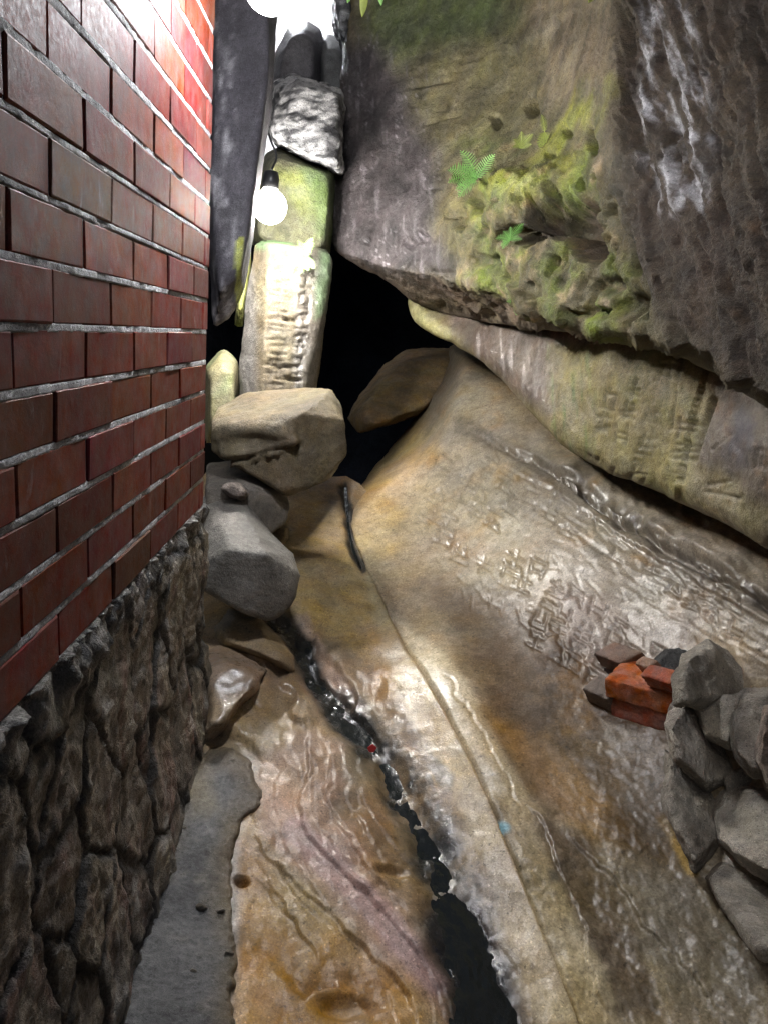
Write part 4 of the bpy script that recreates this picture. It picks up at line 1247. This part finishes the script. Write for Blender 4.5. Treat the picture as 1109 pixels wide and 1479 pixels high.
fern('leafy bright green fern on the purple and green overhang, the largest fern', 688, 258, None, .125, (172, 150, 132, 196, 216, 112, 60))
fern('green fern growing at the top of the carved pillar', 441, 372, 2.86, .07, (100, 70, 250, 290, 320, 200))
fern('small pale fern below the dark hollow of the overhang', 736, 347, None, .055, (160, 190, 210, 60, 20, 120, 90))
fern('pale hanging fern high on the yellow moss', 786, 190, None, .075, (260, 280, 100, 240, 300), M_fern_y, 1.2)
fern('tiny green sprout in the shade under the overhang', 745, 440, None, .035, (90, 40, 140, 270))
fern('pale grassy fern tuft on the moss ledge', 752, 214, None, .05, (60, 90, 120, 30, 150), M_fern_y)


def leaf(o, base, direc, L, w, mat):
    d = np.array(direc, float); d /= np.linalg.norm(d); s = np.cross(d, [0, -1, 0]); s /= np.linalg.norm(s)
    V_, F_ = [], []
    for k in range(9):
        u = k / 8; ww = w * math.sin(math.pi * min(1, u * .92 + .05)) * (1 if u < 1 else .1); c = np.array(base) + d * L * u + np.array([0, -.02 * u * u, -.01 * u * u])
        V_ += [c - s * ww, c + np.array([0, -.003, 0]), c + s * ww]
    for k in range(8):
        a = k * 3
        F_ += [(a, a + 1, a + 4, a + 3), (a + 1, a + 2, a + 5, a + 4)]
    return mesh_obj('leaf_blade', V_, F_, mat, None, None, o)


sp = empty('leaf_sprig', P(540, -40, 2.75), 'sprig of yellow green leaves hanging at the top of the overhang', 'leaves')
for (x, y, a, L) in ((528, -20, (-.05, -.1, -1), .10), (548, -30, (.15, -.1, -1), .085), (512, -30, (-.25, -.1, -1), .08), (530, -45, (.3, -.2, -.8), .09)):
    leaf(sp, P(x, y, 2.75), a, L, .014, M_fern_y if L > .09 else M_fern)
sp2 = empty('leaf_sprig', P(860, -10, 2.1), 'single green leaf drooping over the arris of the overhang', 'leaves')
leaf(sp2, P(862, -14, 2.1), (-.5, -.3, -.6), .05, .009, M_fern_y)

# ------------------------------------------------------------------ lamps
M_glow_a = plain('lit lamp globe', (1, 1, 1), .4, emit=9, ecol=(.93, .96, 1.0))
M_glow_b = plain('lit lamp bulb', (1, 1, 1), .4, emit=9, ecol=(1.0, .97, .93))
M_black = plain('black plastic', (.02, .02, .022), .4)


def lathe(name, prof, loc, mat, parent, seg=24):
    V_, F_ = [], []
    for (r, z) in prof:
        for k in range(seg):
            a = 2 * math.pi * k / seg; V_.append((loc[0] + r * math.cos(a), loc[1] + r * math.sin(a), loc[2] + z))
    for i in range(len(prof) - 1):
        for k in range(seg):
            a = i * seg + k; b_ = i * seg + (k + 1) % seg
            F_.append((a, b_, b_ + seg, a + seg))
    return mesh_obj(name, V_, F_, mat, None, None, parent)


def tube(name, pts, r, mat, parent, seg=8):
    pts = np.array(pts, float)
    for _ in range(2):
        a, b_ = pts[:-1], pts[1:]
        pts = np.concatenate([pts[:1], np.stack([a * .75 + b_ * .25, a * .25 + b_ * .75], 1).reshape(-1, 3), pts[-1:]])
    V_, F_ = [], []
    for i, p in enumerate(pts):
        t = pts[min(i + 1, len(pts) - 1)] - pts[max(i - 1, 0)]; t /= np.linalg.norm(t)
        u = np.cross(t, [.3, .9, .2]); u /= np.linalg.norm(u); w = np.cross(t, u)
        for k in range(seg):
            a = 2 * math.pi * k / seg; V_.append(p + r * (u * math.cos(a) + w * math.sin(a)))
    for i in range(len(pts) - 1):
        for k in range(seg):
            a = i * seg + k; b_ = i * seg + (k + 1) % seg
            F_.append((a, b_, b_ + seg, a + seg))
    return mesh_obj(name, V_, F_, mat, None, None, parent)


def lamp(label, c, rad, mat, cord_pts, watts, colour):
    o = empty('hanging_lamp', c, label, 'lamp')
    prof = [(rad * math.sin(math.radians(a)) + .0001, -rad * math.cos(math.radians(a))) for a in range(0, 151, 10)] + [(rad * .40, rad * 1.05)]
    lathe('bulb', prof, c, mat, o)
    lathe('socket', [(.001, rad * 1.0), (rad * .45, rad * 1.0), (rad * .48, rad * 1.5), (rad * .40, rad * 1.9), (.004, rad * 2.0)], c, M_black, o)
    ld = bpy.data.lights.new('lamp_light', 'POINT'); ld.energy = watts; ld.shadow_soft_size = rad * 1.08; ld.color = colour
    lo = bpy.data.objects.new('lamp_light', ld); COL.objects.link(lo); lo.location = tuple(c)
    tube('cord', [np.array(c) + [0, 0, rad * 1.95]] + [P(*q) for q in cord_pts], .004, M_black, o)
    return o


for m_ in (M_glow_a, M_glow_b): m_.cycles.emission_sampling = 'NONE'
lamp('glowing white bulb hanging on a cord in front of the green rock', P(390, 298, 2.60), .058, M_glow_b, [(392, 245, 2.62), (402, 225, 2.62), (392, 205, 2.62), (386, 185, 2.62), (388, 150, 2.64), (396, 60, 2.7), (400, -60, 2.74)], LAMP_B, (1.0, .96, .90))
lamp('white glaring lamp high up between the brick wall and the overhang', P(390, -22, 1.45), .05, M_glow_a, [(390, -120, 1.45), (390, -200, 1.46)], LAMP_A, (.94, .96, 1.0))
M_glow_c = plain('lit far lamp globe', (1, 1, 1), .4, emit=9, ecol=(.93, .96, 1.0))
M_glow_c.cycles.emission_sampling = 'NONE'
lamp('white glaring lamp behind the round dark boulder at the top of the gap', P(424, 8, 4.1), .07, M_glow_c, [(424, -50, 4.1), (424, -120, 4.1)], LAMP_C, (.93, .95, 1.0))
